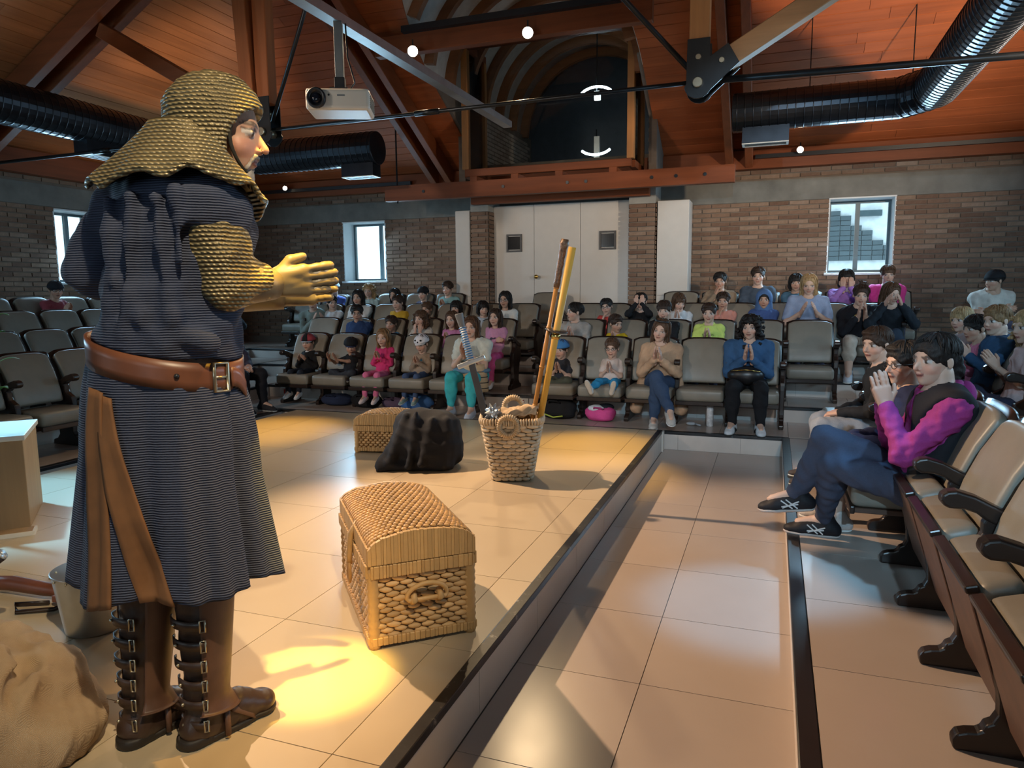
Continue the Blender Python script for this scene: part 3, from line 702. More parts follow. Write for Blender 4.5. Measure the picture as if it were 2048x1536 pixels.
def chair_proto(folded, last):
    t = thing('theatre_chair', 'x', 'chair')
    for x in ([-CW/2] + ([CW/2] if last else [])):
        f = bake(MB().prism(FRAME, (0.045, 0, 0), (x-0.0225, 0, 0), (0, 1, 0), (0, 0, 1)).build('side_frame', M_DWOOD, t, bevel=0.007, seg=2))
        bake(MB().prism(ARM, (0.058, 0, 0), (x-0.029, 0, 0), (0, 1, 0), (0, 0, 1)).build('armrest', M_DWOOD, f, bevel=0.012, seg=3))
    # backrest: rounded, curved cushion in a wooden shell
    prof = [(.165, .40), (.15, .47), (.125, .56), (.075, .68), (.025, .79), (.002, .835)]
    def bk(off, wid, ztop):
        m = MB(); n = len(prof); vs = []
        K = 9
        for (py, pz) in prof:
            for k in range(K):
                u = -1+2*k/(K-1)
                zz = pz + (ztop if pz > .8 else 0) - (0.03*abs(u)**5 if pz > .75 else 0)
                vs.append((u*wid, py+off+0.012*u*u, zz))
        m.add(vs, [(j*K+i, j*K+i+1, (j+1)*K+i+1, (j+1)*K+i) for j in range(n-1) for i in range(K-1)])
        return m
    b_ = bk(-0.03, 0.218, -0.012).build('backrest', M_SEAT, t, smooth=True, solid=0.06); b_.modifiers['solid'].use_rim = True
    mm = b_.modifiers.new('bevel', 'BEVEL'); mm.width = 0.02; mm.segments = 3; mm.limit_method = 'ANGLE'; mm.angle_limit = 1.0
    bake(b_)
    s_ = bk(-0.068, 0.236, 0.005).build('back_shell', M_DWOOD, b_, smooth=True, solid=0.02); bake(s_)
    # seat
    def seat(parent):
        s = MB().box((-0.225, -0.14, -0.05), (0.225, 0.27, 0.075)); o = s.build('seat', M_SEAT, parent, bevel=0.035, seg=4, smooth=True); bake(o)
        p = MB().box((-0.222, -0.13, -0.075), (0.222, 0.262, -0.05)).build('seat_panel', M_PANEL, o, bevel=0.003, seg=1); bake(p)
        q = MB().box((-0.228, 0.252, -0.082), (0.228, 0.276, -0.042)).build('front_trim', M_DWOOD, o, bevel=0.006, seg=2); bake(q)
        return o
    o = seat(t); o.location = (0, 0.20, 0.30)
    if folded: o.rotation_euler = (math.radians(73), 0, 0); o.location = (0, 0.165, 0.235)
    return t
PROTO = {(f, l): chair_proto(f, l) for f in (False, True) for l in (False, True)}
USED = set()
ORD = ['first', 'second', 'third', 'fourth', 'fifth', 'sixth', 'seventh', 'eighth', 'ninth', 'tenth', 'eleventh', 'twelfth', 'thirteenth', 'fourteenth', 'fifteenth']
ROWN = ['front', 'second', 'third', 'rearmost']
def put_chair(x, y, z, rz, folded, last, label, group):
    k = (folded, last); p = PROTO[k]
    if k in USED: p = copy_tree(p)
    USED.add(k)
    p.location = (x, y, z); p.rotation_euler = (0, 0, rz); p['label'] = label; p['group'] = group; return p
YBK = [7.471+D*k for k in range(4)]; XLK = [-6.02-D*k for k in range(4)]; XRK = [0.866+D*k for k in range(4)]
def back_row(k, x1, n, block, pitch=CW):
    for i in range(n):
        x = x1-pitch*(i+0.5)   # numbered from the right end as seen
        put_chair(x, YBK[k], P[k], PI, False, i == 0 and False or i == n-1, f'beige theatre chair, {ORD[i]} from the right, {ROWN[k]} row, {block}', f'chairs of the {block}')
for k, x1, n in ((0, -3.05, 5), (1, -2.93, 6), (2, -2.90, 7), (3, -4.35, 6)):
    back_row(k, x1, n, 'back block left of the door steps')
for k, x1, n in ((0, 0.10, 5), (1, 0.62, 6), (2, 1.35, 7), (3, 1.60, 6)):
    back_row(k, x1, n, 'back block right of the door steps', 0.492 if k < 2 else CW)
for i in range(2): put_chair(-2.60-0.0*i-CW*i*0 + (-0.45 if i else 0.35), YBK[2]+0.02 if i == 0 else YBK[3], P[2] if i == 0 else P[3], PI, False, True, ['brown theatre chair in front of the white doors, behind the poles', 'dark theatre chair against the white doors beside the girl in the white cardigan'][i], 'chairs before the white doors')
for k, y0, n in ((0, 3.05, 6), (1, 3.40, 7), (2, 3.7, 7), (3, 4.0, 8)):
    for i in range(n):
        y = y0+CW*(i+0.5)
        put_chair(XLK[k], y, P[k], -PI/2, False, i == n-1, f'empty beige theatre chair, {ORD[i]} from the camera, {ROWN[k]} row of the left bank', 'chairs of the left bank')
for i in range(9):
    y = 1.757+CW*(i+0.5)
    put_chair(XRK[0], y, P[0], PI/2, y < 3.7, i == 0, f'theatre chair, {ORD[i]} from the camera, front row of the right bank' + (' with tipped up seat' if y < 3.7 else ''), 'chairs of the right bank')
for k in (1, 2):
    for i in range(6):
        put_chair(XRK[k], 4.55+CW*i, P[k], PI/2, False, i == 0, f'theatre chair, {ORD[i]} from the camera, {ROWN[k]} row of the right bank', 'chairs of the right bank')

# ================================================================== woven things on the stage
def weave(name, c, var=0.3):
    m, nt, b = nmat(name); v = coords(nt, (1, 1, 1))
    f = mth(nt, 'ADD', mth(nt, 'MULTIPLY', rnd(nt), 0.55), mth(nt, 'MULTIPLY', noise(nt, coords(nt, (1, 1, 1)), 55, 4), 0.45))
    nt.links.new(ramp(nt, f, [(0.2, sc3(c, 1-var)), (0.6, c), (0.9, sc3(c, 1+var))]), b.inputs['Base Color'])
    b.inputs['Roughness'].default_value = 0.5; bump(nt, b, noise(nt, coords(nt, (40, 300, 300)), 1.0, 3), 0.3, 0.002); return m
M_STRAND = weave('water_hyacinth', (0.55, 0.35, 0.16)); M_STRAND2 = weave('water_hyacinth_lid', (0.52, 0.28, 0.09)); M_RIM = weave('leaf_wrap', (0.50, 0.31, 0.13), 0.16)
M_CORE = plain('basket_core', (0.13, 0.075, 0.035), 0.8); M_BSTRAND = weave('pale_hyacinth', (0.55, 0.44, 0.30), 0.25)
STR = MB().ball((0, 0, 0), 1, 7, 5).mesh('strand', True)
def strand(parent, p, sx, sy, sz, rz=0, ry=0, mat=M_STRAND):
    o = link('strand', STR, None, parent, p, (0, ry, rz)); o.scale = (sx, sy, sz)
    if len(STR.materials) == 0: STR.materials.append(mat)
    if mat is not STR.materials[0]:
        o.material_slots[0].link = 'OBJECT'; o.material_slots[0].material = mat
    return o
def chest(name, label, loc, rz, w, l, h, lidh, arc, cell, solo, handle):
    t = thing(name, label, 'chest', loc, rz)
    MB().box((0.008, 0.008, 0.012), (w-0.008, l-0.008, h)).build('core', M_CORE, t)
    zt = h-0.045
    # woven walls
    cx, cz = cell
    def wall(n_u, place, solo_):
        nz = int((zt-0.03)/cz); rest = MB()
        for j in range(nz):
            for i in range(n_u+1):
                u = (i+(0.5 if j % 2 else 0))*cx+0.03
                (px, py), L, ang = place(u)
                if u > L-0.02: continue
                q = random.uniform(0.9, 1.1)
                a = random.uniform(-0.12, 0.12)
                if solo_: strand(t, (px, py, 0.035+cz*(j+0.5)), cx*0.56*q, 0.013, cz*0.6*q, ang, a+0.1)
                else: rest.ball((px, py, 0.035+cz*(j+0.5)), 1, 6, 4, (cx*0.56, 0.012, cz*0.6), Matrix.Rotation(ang, 3, 'Z'))
        if rest.v: rest.build('weave', M_STRAND, t, smooth=True)['kind'] = 'stuff'
    wall(int(w/cx), lambda u: ((u, 0.006), w, 0), solo)
    wall(int(l/cx), lambda u: ((0.006, u), l, PI/2), solo)
    wall(int(l/cx), lambda u: ((w-0.006, u), l, PI/2), False)
    wall(int(w/cx), lambda u: ((u, l-0.006), w, 0), False)
    # wrapped corner posts and rims
    for (px, py) in ((0.012, 0.012), (w-0.012, 0.012), (0.012, l-0.012), (w-0.012, l-0.012)):
        MB().tube([(px, py, 0.0+0.014*k) for k in range(int(h/0.014)+1)], [0.021+0.004*(k % 2) for k in range(int(h/0.014)+1)], 10).build('corner_post', M_RIM, t, smooth=True)
    def slats(nm, z0, z1, d, parent=t, off=0.0):
        g = MB()
        for (ax, L, pos) in (('x', w, -0.004-off), ('x', w, l+0.004+off), ('y', l, -0.004-off), ('y', l, w+0.004+off)):
            s = -off
            while s < L+off-0.004:
                s2 = min(L+off, s+random.uniform(0.010, 0.022)); q = random.uniform(0, 0.0015); e0 = random.uniform(0, 0.002)
                if ax == 'x': g.box((s+.0003, pos-d-q, z0-e0), (s2-.0003, pos+d+q, z1+e0))
                else: g.box((pos-d-q, s+.0003, z0-e0), (pos+d+q, s2-.0003, z1+e0))
                s = s2
        o = g.build(nm, M_RIM, parent, bevel=0.002, seg=1); o['kind'] = 'stuff'; return o
    slats('rim', zt, h, 0.012); slats('base_rim', 0.016, 0.045, 0.009)
    # domed lid
    lid = MB().prism([(0.004, 0), (w-0.004, 0)]+[(w/2+(w/2-0.004)*math.cos(a), lidh+arc*math.sin(a)) for a in np.linspace(0, PI, 13)], (0, l-0.008, 0), (0, 0.004, h+0.008), (1, 0, 0), (0, 0, 1)).build('lid', M_CORE, t)
    g = MB()
    for (y0, y1) in ((-0.012, 0.006), (l-0.006, l+0.012)):
        x = -0.008
        while x < w+0.006:
            x2 = min(w+0.008, x+random.uniform(0.009, 0.02)); q = random.uniform(0, 0.002); dz = random.uniform(-.001, .003)
            hz = [h+0.008+lidh+arc*math.sqrt(1-max(-1, min(1, (xx-w/2)/(w/2)))**2)+dz for xx in (x, x2)]
            g.hexa([(x+.0003, y0-q, h+0.004), (x2-.0003, y0-q, h+0.004), (x2-.0003, y1+q, h+0.004), (x+.0003, y1+q, h+0.004), (x+.0003, y0-q, hz[0]), (x2-.0003, y0-q, hz[1]), (x2-.0003, y1+q, hz[1]), (x+.0003, y1+q, hz[0])]); x = x2
    for x0 in (-0.01, w-0.004):
        y = 0.0
        while y < l: g.box((x0, y+.0008, h+0.006), (x0+0.014, min(l, y+0.022)-.0008, h+0.012+lidh)); y += 0.023
    g.build('lid_rim', M_RIM, lid, bevel=0.002, seg=1)['kind'] = 'stuff'
    g = MB(); ny = int((l-0.02)/0.026); na = max(12, int(w*1.15/0.021))
    for j in range(ny):
        for i in range(na):
            a = PI*(1-(i+0.5+(0.5 if j % 2 else 0))/(na+0.5)); y = 0.018+0.026*j
            p = (w/2+(w/2-0.002)*math.cos(a), y, h+0.011+lidh+arc*math.sin(a))
            tx = Vector((-(w/2)*math.sin(a), 0, arc*math.cos(a)))
            ang = math.atan2(tx.z, tx.x)
            g.ball(p, 1, 6, 4, (0.013, 0.0125, 0.006), Matrix.Rotation(-ang, 3, 'Y'))
    g.build('lid_weave', M_STRAND2, lid, smooth=True)['kind'] = 'stuff'
    if handle:
        zc = h*0.60; xc = w*0.52
        MB().tube([(xc+0.075*math.cos(a), -0.026-0.012*math.sin(a), zc+0.05*math.sin(a)) for a in np.linspace(-0.15, PI+0.15, 13)]+[(xc-0.07, -0.03, zc-0.012), (xc+0.07, -0.03, zc-0.012)], 0.009, 8, closed=True).build('handle', M_RIM, t, smooth=True)
        for dx in (-0.05, 0.05): MB().tube([(xc+dx, -0.005, zc-0.03), (xc+dx, -0.04, zc-0.012), (xc+dx, -0.01, zc+0.012)], 0.013, 7).build('handle_tie', M_RIM, t, smooth=True)
        MB().tube([(0.01, l*0.45, h+lidh+0.02), (-0.02, l*0.44, h+0.03), (-0.03, l*0.43, h-0.05), (-0.03, l*0.43, h-0.09)], 0.012, 7).build('latch_strap', M_RIM, t, smooth=True)
        MB().tube([(-0.032, l*0.43+0.022*math.cos(a), h-0.125+0.04*math.sin(a)) for a in np.linspace(0, 2*PI, 15)[:-1]], 0.007, 7, closed=True).build('latch_loop', M_STRAND2, t, smooth=True)
    return t
chest('woven_chest', 'large woven trunk with domed lid standing nearest the camera on the stage', (-1.335, 2.151, SZ), math.atan2(.257, .294), .39, .687, .318, .055, .055, (0.052, 0.0195), True, True)
chest('woven_chest', 'small woven trunk partly hidden by the black cloth', (-3.164, 4.956, SZ), math.radians(12), .46, .32, .225, .04, .05, (0.04, 0.02), False, False)

# basket of props
bk = thing('woven_basket', 'tall square wicker basket holding poles and a toy sword on the stage', 'basket', (-1.685, 4.63, SZ), math.radians(18))
def bsk(u, z):  # u around 0..1, rounded square taper
    a = 2*PI*u; r = 0.135+(0.215-0.135)*(z/0.44)
    c, s = math.cos(a), math.sin(a); k = (abs(c)**4.5+abs(s)**4.5)**(-1/4.5)
    return Vector((r*c*k, r*s*k, z))
MB().grid(lambda u, v: bsk(u, 0.004+0.42*v)*0.965, 40, 6, True).build('core', M_CORE, bk, smooth=True, solid=0.006)
MB().box((-0.12, -0.12, 0.004), (0.12, 0.12, 0.016)).build('base', M_CORE, bk)
cnt = 0
for j in range(15):
    z = 0.02+0.0268*j; n = 20
    for i in range(n):
        u = (i+(0.5 if j % 2 else 0))/n; p = bsk(u, z); q = bsk(u+0.004, z)-bsk(u-0.004, z)
        ln_ = (bsk(u+0.5/n, z)-bsk(u-0.5/n, z)).length
        strand(bk, p, ln_*0.60, 0.013, 0.0155*random.uniform(.9, 1.1), math.atan2(q.y, q.x), random.uniform(-.16, .16), M_BSTRAND)
g = MB()
for i in range(84):
    u = i/84; p = bsk(u, 0.425); q = bsk(u+0.003, 0.425)-bsk(u-0.003, 0.425); a = math.atan2(q.y, q.x)
    g.ball(p, 1, 6, 4, (0.0085, 0.020, 0.026+random.uniform(-.002, .003)), Matrix.Rotation(a, 3, 'Z'))
g.build('rim', M_BSTRAND, bk, smooth=True)['kind'] = 'stuff'
for (px, py, z, ry) in ((-0.02, -0.22, 0.40, 0.12), (0.0, 0.215, 0.47, 0.0)):
    o = MB().tube([(px+0.062*math.cos(a), py, z+0.062*math.sin(a)) for a in np.linspace(0, 2*PI, 21)[:-1]], 0.018, 8, closed=True).build('handle_ring', M_RIM, bk, smooth=True)
    w_ = MB()
    for a in np.linspace(0, 2*PI, 33)[:-1]:
        w_.ball((px+0.062*math.cos(a), py, z+0.062*math.sin(a)), 1, 6, 4, (0.024, 0.022, 0.0075), Matrix.Rotation(-a, 3, 'Y'))
    w_.build('wrapping', M_BSTRAND, o, smooth=True)['kind'] = 'stuff'
BX = Vector((-1.60, 4.66, SZ))
# spiked mace
M_SILV = plain('silver_paint', (0.55, 0.62, 0.68), 0.32, 0.75)
mc = thing('spiked_mace', 'silver spiked mace head sticking out of the basket', 'mace', (-1.80, 4.55, 0.665))
MB().ball((0, 0, 0), 0.042, 12, 8).build('ball', M_SILV, mc, smooth=True)
for k in range(16):
    zz = 1-2*(k+0.5)/16; a = k*2.4; d = Vector((math.sqrt(1-zz*zz)*math.cos(a), math.sqrt(1-zz*zz)*math.sin(a), zz))
    MB().tube([d*0.034, d*0.075], [0.018, 0.001], 5).build('spike', M_SILV, mc)
MB().tube([(0, 0, 0), (0.05, 0.05, -0.30)], 0.013, 8).build('shaft', M_DWOOD, mc, smooth=True)
# toy sword, point down
s0, s1 = Vector((-1.80, 4.55, 0.42)), Vector((-2.02, 4.50, 1.35)); ax = (s1-s0).normalized()
sw = thing('toy_sword', 'toy sword with blue and white striped grip planted point down in the basket', 'sword', s0)
L = (s1-s0).length; sd = ax.cross(Vector((-.34, .94, 0))).normalized()
MB().bar((0, 0, 0), ax*0.62, 0.046, 0.012, up=(-.34, .94, 0)).build('blade', plain('grey_blade', (0.07, 0.075, 0.085), 0.4, 0.4), sw, bevel=0.003)
MB().bar(ax*0.625-sd*0.10, ax*0.60+sd*0.10, 0.034, 0.022, up=(-.34, .94, 0)).build('crossguard', M_SILV, sw, bevel=0.008)
gp = MB().tube([ax*0.63, ax*0.87], [0.021, 0.019], 10).build('grip', plain('grip_white', (0.62, 0.66, 0.7), 0.5), sw, smooth=True)
pl2 = ax.cross(sd)
for k in range(14):
    c = ax*(0.64+0.0165*k)
    MB().tube([c+(sd*math.cos(a)+pl2*math.sin(a))*0.0215 for a in np.linspace(0, 2*PI, 13)[:-1]], 0.0048, 5, closed=True).build('grip_ring', plain('grip_blue', (0.05, 0.19, 0.42), 0.5) if k == 0 else bpy.data.materials['grip_blue'], gp, smooth=True)
MB().tube([ax*0.86, ax*0.955], [0.021, 0.031], 8).build('pommel', plain('grey_wrap', (0.16, 0.17, 0.18), 0.6), sw, bevel=0.004)
# bamboo stick and wooden sword
M_BAM = wood('bamboo', (0.45, 0.22, 0.06), 'Z', 0.4); M_BAM2 = wood('bamboo_pale', (0.48, 0.27, 0.05), 'Z', 0.45)
b0, b1 = Vector((-1.60, 4.62, 0.27)), Vector((-1.29, 4.58, 1.83)); d = b1-b0
bs = thing('bamboo_stick', 'thin bamboo stick with an ornate dark carved grip standing in the basket', 'stick', b0)
MB().tube([(0, 0, 0), d*0.80], 0.0155, 10).build('cane', M_BAM, bs, smooth=True)
for k in range(1, 6): MB().tube([d*(0.17*k-0.05)-d*0.004, d*(0.17*k-0.05)+d*0.004], 0.019, 10).build('node_ring', M_BAM, bs, smooth=True)
prof = [0.80+0.2*k/10 for k in range(11)]
MB().tube([d*q for q in prof], [0.019, 0.023, 0.020, 0.024, 0.021, 0.025, 0.022, 0.026, 0.024, 0.031, 0.024], 10).build('carved_grip', plain('carved_dark', (0.12, 0.065, 0.035), 0.3, 0.2, var=0.7, nscale=70, bmp=0.8, bscale=90), bs, smooth=True)
b0, b1 = Vector((-1.555, 4.64, 0.27)), Vector((-1.235, 4.56, 1.775)); d = b1-b0
ws = thing('wooden_sword', 'thick wooden practice sword with round dark guard standing in the basket', 'sword', b0)
MB().tube([(0, 0, 0), d], [0.021, 0.025], 12).build('shaft', M_BAM2, ws, smooth=True)
tz = d.normalized()
q = Vector((0, 0, 1)).rotation_difference(tz)
o = MB().lathe([(0.02, -0.006), (0.072, -0.006), (0.078, 0), (0.072, 0.006), (0.02, 0.006)], 24).build('round_guard', plain('guard_dark', (0.06, 0.05, 0.045), 0.35, 0.5), ws, smooth=True); o.rotation_mode = 'QUATERNION'; o.rotation_quaternion = q; o.location = d*0.64
o = MB().lathe([(0.026, 0), (0.03, 0.004), (0.03, 0.03), (0.024, 0.034)], 14).build('collar', M_BRASS, ws, smooth=True); o.rotation_mode = 'QUATERNION'; o.rotation_quaternion = q; o.location = d*0.605
# folded cloth in the basket
def cloth_noise(u, v, s):
    return math.sin(5*u+s)*math.cos(4*v+1.3*s)+0.5*math.sin(11*u-6*v+2*s)+0.3*math.sin(19*v+7*u+s)
tag(MB().grid(lambda u, v: (-1.76+0.28*u, 4.53+0.16*v+0.0*u, 0.625+0.05*math.sin(PI*v)+0.05*u+0.012*cloth_noise(u*2, v*3, 1)), 24, 16).build('folded_cloth', fabric('beige_cloth', (0.48, 0.36, 0.24)), None, smooth=True, solid=0.008), 'beige cloth bundled inside the top of the basket', 'cloth')

# heaps of cloth
M_BLKCL = fabric('black_cloth', (0.013, 0.015, 0.021), 0.8)
LATE_CLOTH = True
tag(MB().tube([(-2.62, 4.56, SZ+.02), (-2.68, 4.50, SZ+.02), (-2.66, 4.44, SZ+.012)], [0.04, 0.025, 0.012], 7).build('cloak_tie', M_BLKCL, None, smooth=True), 'loose black corner tie of the cloak on the floor', 'cloth')
m, nt, b = nmat('burlap'); v = coords(nt)
wv = nt.nodes.new('ShaderNodeTexWave'); wv.inputs['Scale'].default_value = 120; wv.inputs['Distortion'].default_value = 1.5; nt.links.new(v, wv.inputs[0])
wv2 = nt.nodes.new('ShaderNodeTexWave'); wv2.bands_direction = 'Y'; wv2.inputs['Scale'].default_value = 120; wv2.inputs['Distortion'].default_value = 1.5; nt.links.new(v, wv2.inputs[0])
hh = mth(nt, 'ADD', wv.outputs[1], wv2.outputs[1])
nt.links.new(ramp(nt, mth(nt, 'ADD', mth(nt, 'MULTIPLY', noise(nt, v, 7, 4), 0.7), mth(nt, 'MULTIPLY', hh, 0.15)), [(0.2, (0.24, 0.15, 0.085)), (0.55, (0.42, 0.29, 0.17)), (0.85, (0.54, 0.41, 0.27))]), b.inputs['Base Color'])
b.inputs['Roughness'].default_value = 0.95; bump(nt, b, hh, 0.5, 0.003); M_BURLAP = m
# metal helm lying like a bucket, straps, crate, staff
hm = thing('metal_helm', 'silver cylindrical knight helm standing upside down behind the knight', 'helmet', (-2.47, 1.96, SZ))
MB().lathe([(0.098, 0), (0.105, 0.002), (0.135, 0.236), (0.141, 0.240), (0.138, 0.244), (0.02, 0.247)], 40).build('shell', plain('brushed_steel', (0.5, 0.5, 0.49), 0.3, 0.85, var=0.12), hm, smooth=True, bevel=0.003)
for k in range(14):
    a = 2*PI*k/14; MB().ball((0.137*math.cos(a), 0.137*math.sin(a), 0.228), 0.0045, 6, 4).build('rivet', M_BOLT, hm, smooth=True)
    if k % 2: MB().ball((0.115*math.cos(a), 0.115*math.sin(a), 0.247), 0.0045, 6, 4).build('rivet', M_BOLT, hm, smooth=True)
M_LEA = plain('red_brown_leather', (0.16, 0.05, 0.025), 0.45, var=0.35)
lt = thing('leather_strap', 'red brown leather strap coiled on the floor left of the helm', 'strap', (-2.95, 2.06, SZ))
MB().tube([(-0.35, 0.0, 0.03), (-0.15, 0.02, 0.045), (0.05, 0.03, 0.04), (0.2, 0.05, 0.035)], [0.03, 0.034, 0.03, 0.02], 8).build('roll', M_LEA, lt, smooth=True)
MB().tube([(0.12, -0.02, 0.012), (0.0, -0.08, 0.012), (0.08, -0.13, 0.012), (0.2, -0.06, 0.012), (0.23, 0.02, 0.025)], 0.010, 7).build('loop', M_DWOOD, lt, smooth=True)
MB().box((0.15, -0.03, 0.02), (0.21, 0.03, 0.05)).build('tab', M_LEA, lt, bevel=0.004)
sc = thing('leather_scabbard', 'dark leather scabbard leaning at the left picture edge above the sack', 'scabbard', (-2.70, 1.72, 0.44))
MB().tube([(-0.25, -0.12, -0.12), (0.0, 0.06, 0.09)], [0.03, 0.024], 10).build('sheath', M_DWOOD, sc, smooth=True)
MB().tube([(0.0, 0.06, 0.09), (0.006, 0.064, 0.095)], 0.022, 10).build('metal_cap', M_SILV, sc, smooth=True)
cr = thing('wooden_crate', 'pale wooden pedestal box with a white top at the left edge', 'crate', (-3.90, 2.75, SZ), math.radians(47))
M_PLY = wood('plywood', (0.36, 0.23, 0.12), 'Z', 0.6, 0.2)
MB().box((-0.6, 0.0, 0), (0, 0.55, 0.50)).build('body', M_PLY, cr, bevel=0.004)
MB().box((-0.61, -0.015, 0.50), (0.012, 0.56, 0.53)).build('white_top', M_WHITE2, cr, bevel=0.003)
fb = tag(MB().box((-0.75, -0.10, 0.0), (0.05, 0.0, 0.02)).build('floor_board', M_PLY, None, loc=(-3.87, 2.69, SZ), rot=(0, 0, math.radians(47))), 'pale board with white edge lying at the foot of the wooden pedestal', 'board')
MB().box((0.05, -0.10, 0.0), (0.062, 0.0, 0.022)).build('white_edge', M_WHITE2, fb)
MB().box((-0.75, -0.112, 0.0), (0.062, -0.10, 0.022)).build('white_edge', M_WHITE2, fb)
sf = thing('walking_staff', 'knotty wooden walking staff leaning at the left picture edge', 'staff', (-3.97, 2.62, 0.73))
sp = [Vector((-0.05, -0.02, 0.0)), Vector((0.0, 0.0, 0.12)), Vector((0.025, 0.02, 0.24)), Vector((0.06, 0.03, 0.36))]
MB().tube(sp, [0.022, 0.019, 0.021, 0.018], 10).build('shaft', wood('bark', (0.16, 0.06, 0.025), 'Z'), sf, smooth=True)
MB().tube([sp[-1], sp[-1]+Vector((.0012, .0006, .004))], 0.0178, 10).build('cut_end', M_BAM, sf)
MB().ball(sp[1]+Vector((0.018, -0.008, 0)), 0.014).build('knot', bpy.data.materials['bark'], sf, smooth=True)

# projector on its rail
tag(MB().box((-2.685, 3.0, 3.165), (-2.595, 7.2, 3.225)).build('ceiling_rail', M_GALV), 'long galvanised rail carrying the projector towards the glass cabin', 'rail')
pj_ = thing('projector', 'white video projector hanging from the galvanised rail', 'projector', (-2.60, 4.05, 2.67), math.radians(24)); pj_.scale = (.92, .92, .98)
bd = MB().box((-0.21, -0.15, -0.065), (0.21, 0.15, 0.065)).build('body', M_WHITE2, pj_, bevel=0.022, seg=3)
MB().lathe([(0.056, 0), (0.062, 0.004), (0.062, 0.03), (0.05, 0.034), (0.042, 0.016), (0.03, 0.012)], 24).build('lens', M_BLACK, bd, smooth=True, loc=(-0.135, -0.148, 0.0), rot=(PI/2, 0, 0))
MB().lathe([(0.036, 0.0), (0.03, 0.012), (0.012, 0.018)], 18).build('lens_glass', plain('lens_glass', (0.01, 0.012, 0.02), 0.05), bd, smooth=True, loc=(-0.135, -0.157, 0.0), rot=(PI/2, 0, 0))
for k in range(7): MB().box((0.208, -0.12, -0.042+0.0125*k), (0.213, 0.12, -0.037+0.0125*k)).build('vent_slat', M_BLACK, bd)
MB().tube([(-0.055, -0.152, 0.022), (-0.055, -0.146, 0.022)], 0.007, 8).build('sensor', M_BLACK, bd)
MB().box((0.0, -0.1525, 0.015), (0.05, -0.149, 0.025)).build('badge', M_GALV, bd)
MB().box((-0.06, -0.08, 0.065), (0.06, 0.08, 0.085)).build('mount_plate', M_BLACK, pj_)
MB().box((-0.035, -0.035, 0.085), (0.035, 0.035, 0.16)).build('tilt_head', M_BLACK, pj_, bevel=0.005)
MB().box((-0.028, -0.028, 0.16), (0.028, 0.028, 0.50)).build('drop_arm', M_GALV, pj_, bevel=0.003)
MB().tube([(0.05, 0.05, 0.09), (0.09, 0.06, 0.15), (0.05, 0.035, 0.3), (0.045, 0.03, 0.5)], 0.006, 6).build('cable', M_BLACK, pj_, smooth=True)

# bags and bits on the first tier floor
def bag(name, label, cat, c, sx, sy, sz, col, seed, extra=None):
    t = thing(name, label, cat, c); rg = random.Random(seed); ph = [rg.uniform(0, 6) for _ in range(4)]
    def f(u, v):
        a = 2*PI*u; p = PI*v; k = 1+0.07*math.sin(3*a+ph[0])*math.sin(p)+0.06*math.sin(5*p+2*a+ph[1])
        s_ = math.sin(p)**0.6
        return (sx*k*s_*math.cos(a), sy*k*s_*math.sin(a), sz*(0.5-0.5*math.copysign(abs(math.cos(p))**0.7, math.cos(p)))*(1+0.05*math.sin(4*a+ph[2])))
    MB().grid(f, 22, 12, True).build('body', fabric(name+'_'+str(seed), col), t, smooth=True)
    MB().tube([(-sx*.4, -sy*.6, sz*.8), (-sx*.3, -sy*1.0, sz*1.02), (sx*.1, -sy*1.05, sz*1.0), (sx*.3, -sy*.7, sz*.82)], 0.010, 6).build('strap', fabric(name+'_strap'+str(seed), sc3(col, 0.6)), t, smooth=True)
    if extra: extra(t)
    return t
bag('backpack', 'dark navy bag on the floor under the first front chairs', 'bag', (-4.85, 7.22, P[0]), 0.2, 0.13, 0.13, (0.02, 0.03, 0.07), 1)
bag('backpack', 'flat black bag on the floor left of the girl in pink', 'bag', (-4.42, 7.18, P[0]), 0.19, 0.12, 0.15, (0.012, 0.012, 0.014), 2)
bag('backpack', 'dull purple bag on the floor behind the pink girl shoes', 'bag', (-4.08, 7.22, P[0]), 0.14, 0.12, 0.12, (0.13, 0.09, 0.15), 3)
bag('backpack', 'blue patterned bag under the chair behind the cloak', 'bag', (-3.78, 7.2, P[0]), 0.2, 0.12, 0.17, (0.05, 0.14, 0.36), 4)
def ex1(t): MB().tube([(-0.15, -0.10, 0.06), (-0.02, -0.145, 0.03), (0.08, -0.135, 0.045)], 0.008, 6).build('piping', plain('lime', (0.45, 0.55, 0.08), 0.5), t, smooth=True); MB().tube([(-0.14, -0.09, 0.14), (0.0, -0.12, 0.15), (0.1, -0.11, 0.13)], 0.006, 6).build('piping', plain('lime2', (0.35, 0.4, 0.25), 0.5), t, smooth=True)
bag('backpack', 'black backpack with lime piping under the chair right of the basket', 'backpack', (-2.08, 7.15, P[0]), 0.2, 0.15, 0.2, (0.014, 0.014, 0.015), 5, ex1)
def ex2(t):
    MB().ball((-0.04, -0.01, 0.13), 1, 10, 6, (0.10, 0.10, 0.035)).build('white_panel', plain('white_fab', (0.7, 0.68, 0.7), 0.7), t, smooth=True)
    MB().ball((0.04, 0.03, 0.14), 1, 10, 6, (0.09, 0.09, 0.035)).build('black_panel', M_BLKCL, t, smooth=True)
bag('backpack', 'pink backpack with black and white top under the girl with glasses', 'backpack', (-1.62, 7.12, P[0]), 0.155, 0.12, 0.15, (0.62, 0.07, 0.24), 6, ex2)
bt = thing('water_bottle', 'pale patterned water bottle standing beside white sneakers', 'bottle', (-0.545, 7.13, P[0]))
MB().lathe([(0.03, 0), (0.034, 0.004), (0.034, 0.19), (0.03, 0.2)], 16).build('body', plain('bottle_body', (0.55, 0.55, 0.56), 0.35, var=0.4, nscale=30), bt, smooth=True)
